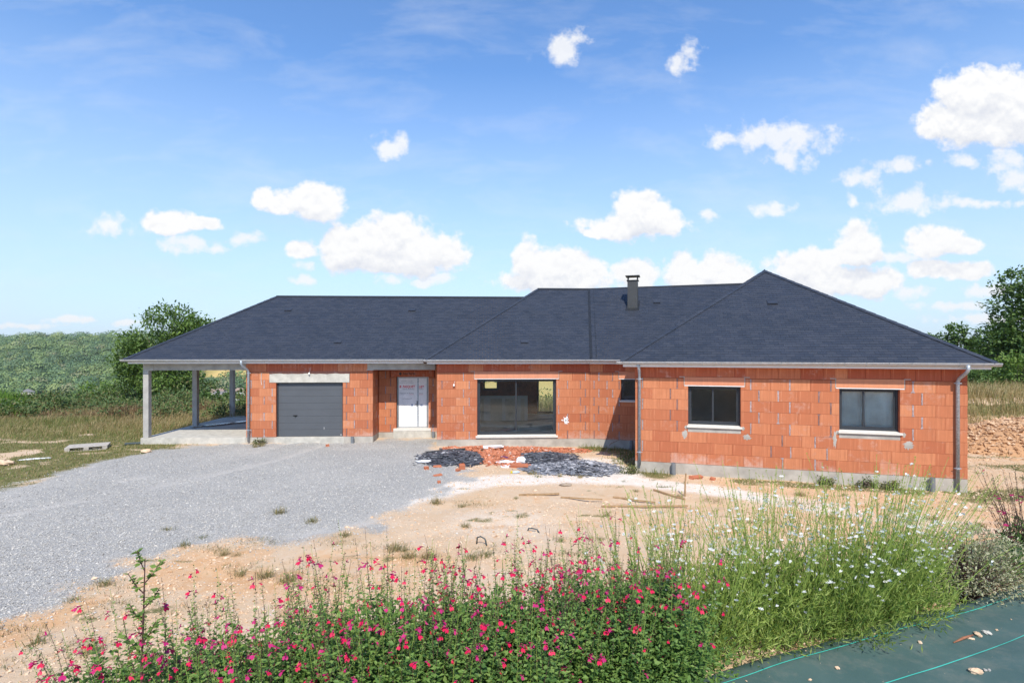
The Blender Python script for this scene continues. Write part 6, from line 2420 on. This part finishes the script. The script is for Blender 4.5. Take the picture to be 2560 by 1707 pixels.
def salvia(label, x, y, rx, hh, nstem, nleaf, nflow, seed, lean=(0, 0), fol=1.0):
    random.seed(seed)
    z = H1(x, y)
    root = thing('red_sage', label, 'flowering bush', (x, y, z), 0, 'red flowered sage bushes in the front bed')
    loc = root.location
    cur = stem_curves((x, y), nstem, rx * .72, rx * .38, hh * .60, hh * 1.06, lean)
    link('stems', stems_mesh(cur, .0015, [M['stem_dark'], M['stem_green']], loc), root, kind='stuff')
    P_, A_, L_ = [], [], []
    for c_ in cur:
        t_ = .12
        az_ = random.uniform(0, 3)
        while t_ < .93:
            p_, d_ = at_curve(c_, t_)
            big = 1 if t_ < .72 else .45
            for s_ in (0, math.pi):
                q = az_ + s_
                for rep_ in range(2 if t_ < .66 else 1):
                    o_ = Vector((math.cos(q), math.sin(q), random.uniform(-.1, .6)))
                    P_.append(p_ + o_ * random.uniform(0, .03) * (1 if rep_ else .1))
                    A_.append(o_)
                    L_.append(random.uniform(.015, .029) * big)
            az_ += 1.57 + random.uniform(-.3, .3)
            t_ += random.uniform(.013, .025)
    n1_ = len(P_)
    # side shoots filling the body of the bush
    bl = [(x + lean[0] * .4, y, z + hh * .33, rx * 1.0, rx * .78, hh * .37 * fol)]
    Q_, D2 = blob_points(bl, nleaf, .25, .035, 10)
    P_ = np.concatenate([np.array([tuple(p_) for p_ in P_]), Q_])
    A_ = np.concatenate([np.array([tuple(a_) for a_ in A_]), unit(D2 + rng.normal(0, .7, D2.shape) + np.array([[0, 0, .3]]))])
    L_ = np.concatenate([np.array(L_), rng.uniform(.015, .029, len(Q_))])
    keep_ = P_[:, 2] > z + .02
    P_, A_, L_ = P_[keep_], A_[keep_], L_[keep_]
    v_, f_ = leaf_quads(P_ - np.array(loc), A_, L_, L_ * .58, .16, np.tile(np.array([[0, -.3, 1.3]]), (len(P_), 1)))
    link('foliage', mesh_np('foliage', v_, f_, False, [M['salvia_leaf']]), root, kind='stuff')
    # blooms in whorls up the stalks
    sp_ = []
    random.shuffle(cur)
    k = 0
    while len(sp_) < nflow:
        c_ = cur[k % len(cur)]
        k += 1
        t_ = random.choice((random.uniform(.45, 1.0), random.uniform(.65, 1.0), random.uniform(.7, 1.0)))
        p_, d_ = at_curve(c_, t_)
        for _ in range(random.choice((1, 1, 2, 3))):
            a = random.uniform(math.pi, 2 * math.pi) if random.random() < .8 else random.uniform(0, math.pi)
            dr = Vector((math.cos(a), math.sin(a), random.uniform(-.15, .35)))
            sp_.append((p_ + dr * .016 + Vector((0, 0, random.uniform(-.012, .012))), dr))
    flowers_on(root, 'salvia', sp_[:nflow], .66, 1.16)
    # dark buds and spent calyces at the stalk ends
    bp = []
    for c_ in cur:
        for _ in range(7):
            p_, d_ = at_curve(c_, random.uniform(.72, 1.0))
            bp.append(tuple(p_))
    bp = np.array(bp)
    v_, f_ = leaf_quads(bp - np.array(loc), unit(rng.normal(0, 1, bp.shape) + np.array([[0, 0, .8]])), rng.uniform(.006, .011, len(bp)), .0045, .3)
    link('calyces', mesh_np('calyces', v_, f_, False, [M['calyx']]), root, kind='stuff')
    return root


salvia('red flowered sage bush at the left end of the front bed, thin and low', -1.34, 2.05, .42, .62, 110, 7200, 270, 11, (-.05, 0), .85)
salvia('red flowered sage bush beside the thin leftmost one, rising to the right', -.92, 2.10, .44, .72, 150, 10000, 300, 15, (0, 0), .95)
salvia('red flowered sage bush with the tallest pink stalks, at the centre left', -.46, 2.18, .45, .83, 165, 11000, 300, 12)
salvia('red flowered sage bush in the middle, dense above the picture edge', .02, 2.30, .46, .78, 165, 11000, 300, 13)
salvia('red flowered sage bush next to the white flowers, rightmost of the row', .48, 2.46, .46, .78, 150, 10500, 300, 14, (.03, .05))


def gaura(label, x, y, rx, hh, nstem, nleaf, nflow, seed, lean=(0, 0), kind='gaura', mats=('stem_green', 'gaura_leaf', 'bud'), fs=(.62, .95), zoff=0):
    random.seed(seed)
    z = H1(x, y)
    root = thing('gaura' if kind == 'gaura' else 'pink_gaura', label, 'flowering plant', (x, y, z), 0, 'white flowered gaura plants in the front bed' if kind == 'gaura' else None)
    loc = root.location
    cur = stem_curves((x, y), nstem, .13, rx, hh * .55, hh * 1.08, lean, None, 1.25)
    link('stems', stems_mesh(cur, .0021, [M[mats[0]]], loc), root, kind='stuff')
    P_, A_, L_ = [], [], []
    for c_ in cur:
        for _ in range(26):
            t_ = random.random() ** 1.3 * .95
            p_, d_ = at_curve(c_, t_)
            a = random.uniform(0, 6.283)
            P_.append(p_)
            A_.append(d_ * random.uniform(.4, 1.4) + Vector((math.cos(a), math.sin(a), 0)) * .7)
            L_.append(random.uniform(.022, .048) * (1.1 - .75 * t_))
    bl = [(x + lean[0] * .3, y + lean[1] * .3, z + hh * .24, rx * .95, rx * .8, hh * .32)]
    Q_, D2 = blob_points(bl, nleaf, .15, .03, 8)
    P_ = np.concatenate([np.array([tuple(p_) for p_ in P_]), Q_])
    A_ = np.concatenate([np.array([tuple(a_) for a_ in A_]), unit(D2 * .5 + rng.normal(0, .5, D2.shape) + np.array([[0, 0, .75]]))])
    L_ = np.concatenate([np.array(L_), rng.uniform(.026, .055, len(Q_))])
    keep_ = P_[:, 2] > z + .01
    P_, A_, L_ = P_[keep_], A_[keep_], L_[keep_]
    v_, f_ = leaf_quads(P_ - np.array(loc), A_, L_, L_ * .13 + .0011, .2)
    link('foliage', mesh_np('foliage', v_, f_, False, [M[mats[1]]]), root, kind='stuff')
    sp_, bp = [], []
    for k in range(nflow):
        c_ = cur[k % len(cur)]
        t_ = random.choice((random.uniform(.35, .9), random.uniform(.68, .97), random.uniform(.6, .95)))
        p_, d_ = at_curve(c_, t_)
        a = random.uniform(math.pi, 2 * math.pi) if random.random() < .7 else random.uniform(0, math.pi)
        dr = Vector((math.cos(a), math.sin(a), random.uniform(-.2, .4)))
        sp_.append((p_ + dr * .012, dr))
    flowers_on(root, kind, sp_, *fs)
    for c_ in cur:
        for _ in range(16):
            p_, d_ = at_curve(c_, 1 - .35 * random.random() ** 1.6)
            bp.append(tuple(p_))
    bp = np.array(bp)
    v_, f_ = leaf_quads(bp - np.array(loc), unit(rng.normal(0, .6, bp.shape) + np.array([[0, 0, 1.0]])), rng.uniform(.006, .014, len(bp)), .0042, .3)
    link('buds', mesh_np('buds', v_, f_, False, [M[mats[2]]]), root, kind='stuff')
    return root


gaura('small white flowered gaura growing into the right end of the red sage', .72, 2.84, .30, .82, 70, 1800, 110, 27)
gaura('white flowered gaura just right of the red sage, leftmost of its full row', 1.00, 2.86, .38, .84, 130, 5200, 230, 21)
gaura('white flowered gaura, second of the row, with tall lime stems', 1.42, 3.02, .40, .90, 140, 6200, 270, 22)
gaura('white flowered gaura in the middle of the row beside the fabric edge', 1.84, 3.10, .40, .88, 140, 6600, 280, 23, (0, -.05))
gaura('white flowered gaura, fourth of the row, dark leafy at its foot', 2.22, 3.26, .40, .90, 130, 6200, 260, 24, (.05, -.04))
gaura('white flowered gaura at the right end, stems leaning over the grey shrub', 2.42, 3.40, .30, .86, 56, 2000, 100, 25, (.30, 0))
gaura('dark stemmed pink gaura at the right edge behind the fabric', 3.86, 4.02, .30, .74, 60, 900, 40, 26, (-.04, 0), 'pinkgaura', ('stem_dark', 'calyx', 'calyx'), (.9, 1.2))


def small_bush(name, label, x, y, rx, ry, hh, n, L, asp, mat, stem='stem_dark', cat='shrub', per=9, clump=.03):
    z = H1(x, y)
    t_ = thing(name, label, cat, (x, y, z))
    Q_, D_ = blob_points([(0, 0, hh * .45, rx, ry, hh * .52)], n, .35, clump, per)
    k_ = Q_[:, 2] > .005
    Q_, D_ = Q_[k_], D_[k_]
    A_ = unit(D_ * .8 + rng.normal(0, .55, Q_.shape) + np.array([[0, 0, .35]]))
    s_ = L * rng.uniform(.65, 1.3, len(Q_))
    v_, f_ = leaf_quads(Q_, A_, s_, s_ * asp, .18, np.tile(np.array([[0, -.2, 1.0]]), (len(Q_), 1)))
    link('foliage', mesh_np('foliage', v_, f_, False, [M[mat]]), t_, kind='stuff')
    mb_ = MB()
    for k in range(90):
        d = Vector((random.gauss(0, .5), random.gauss(0, .5), random.uniform(.3, 1))).normalized()
        e = Vector((d.x * rx, d.y * ry, d.z * hh * .9))
        mb_.tube([(0, 0, -.02), e * .5 + Vector((0, 0, .02)), e], [.004, .003, .0012], 4, cap=False)
    mb_.obj('stems', M[stem], t_, kind='stuff')
    return t_


small_bush('variegated_shrub', 'grey cream leaved shrub between the white gaura and the fabric', 2.98, 3.52, .40, .27, .52, 6800, .021, .42, 'sage_leaf')
small_bush('rosemary_bush', 'low green needle leaved bush at the fabric edge on the right', 3.46, 3.84, .34, .20, .24, 4200, .034, .10, 'rosemary', 'stem_green')
small_bush('foot_shrub', 'low green leaf clump below the pink gaura at the right edge', 3.85, 3.98, .22, .18, .40, 1800, .030, .45, 'salvia_leaf')

# tall single stalk at the left
random.seed(77)
bx_, by_ = -1.30, 1.90
bzz = H1(bx_, by_)
stalk = thing('tall_weed', 'tall single weed stalk with pale green leaves at the far left of the bed', 'weed', (bx_, by_, bzz))
main = [Vector((0, 0, 0)), Vector((.004, 0, .25)), Vector((-.004, 0, .5)), Vector((.004, .0, .72)), Vector((.002, .01, .90))]
mb = MB()
mb.tube(main, [.0052, .0048, .004, .003, .0016], 6)
sides = []
for t_, a in ((.45, 2.6), (.5, .5), (.58, 3.4), (.62, -.3), (.70, 2.9), (.76, .2), (.83, 3.3), (.88, .3), (.94, 2.4)):
    p_, d_ = at_curve(main, t_)
    e = p_ + Vector((math.cos(a) * .055, math.sin(a) * .03, .06 + .025 * random.random()))
    sides.append([p_, p_.lerp(e, .5) + Vector((0, 0, -.008)), e])
    mb.tube(sides[-1], [.0024, .002, .0012], 5, cap=False)
mb.obj('stem', M['stem_dark'], stalk)
P, A_, L_ = [], [], []
for c_ in sides + [main]:
    nl_ = 26 if c_ is not main else 60
    for _ in range(nl_):
        t_ = random.uniform(.3, 1.0) if c_ is not main else random.uniform(.35, 1.0)
        p_, d_ = at_curve(c_, t_)
        a = random.uniform(0, 6.283)
        P.append(tuple(p_))
        A_.append((math.cos(a) + d_.x * .5, math.sin(a) * .8, random.uniform(-.3, .5)))
        L_.append(random.uniform(.012, .030))
P, A_, L_ = np.array(P), np.array(A_), np.array(L_)
v, f = leaf_quads(P, A_, L_, L_ * .55, .15, np.tile(np.array([[0, -.3, 1.2]]), (len(P), 1)))
link('leaves', mesh_np('leaves', v, f, False, [M['pale_leaf']]), stalk, kind='stuff')
# low growth and litter on the bed soil
N = 5200
s_ = rng.uniform(-3.2, 3.4, N)
t_ = rng.uniform(-.05, 1.5, N)
x, y = .9 + BD[0] * s_ + BN[0] * t_, 2.64 + BD[1] * s_ + BN[1] * t_
P = np.stack([x, y, height(x, y) - .005], 1)
link('bed_weeds', blades_mesh('bed_weeds', P, rng.uniform(.03, .11, N), 1.1, .0035, [M['grass'], M['weed']], (rng.uniform(0, 1, N) < .5).astype(int)), kind='stuff', label='low weeds on the soil of the front bed')
N = 4000
s_ = rng.uniform(-2.5, 3.4, N)
t_ = rng.uniform(-.02, .9, N)
x, y = .9 + BD[0] * s_ + BN[0] * t_, 2.64 + BD[1] * s_ + BN[1] * t_
sz = rng.uniform(.004, .012, N)
v, f = scatter(np.stack([x, y, height(x, y) + sz * .3], 1), np.stack([sz * 1.3, sz, sz * .7], 1), 'oct', .8)
link('wood_chips', mesh_np('wood_chips', v, f, False, [M['tan_stone']]), kind='stuff', label='pale chips and crumbs on the soil of the front bed')

# ------------------------------------------------------------------ air between here and the far hillside
hz_ = MB()
hz_.box(-1900, 1900, -600, 1900, -34.5, 62)
m, t = material('pale_air')
vol = t.node('ShaderNodeVolumePrincipled', {'Color': (.80, .88, 1.0, 1), 'Density': .00011, 'Anisotropy': .2})
t.node('ShaderNodeOutputMaterial', {1: vol.outputs[0]})
hz_.obj('haze', m, None, kind='stuff', label='thin summer haze over the valley')
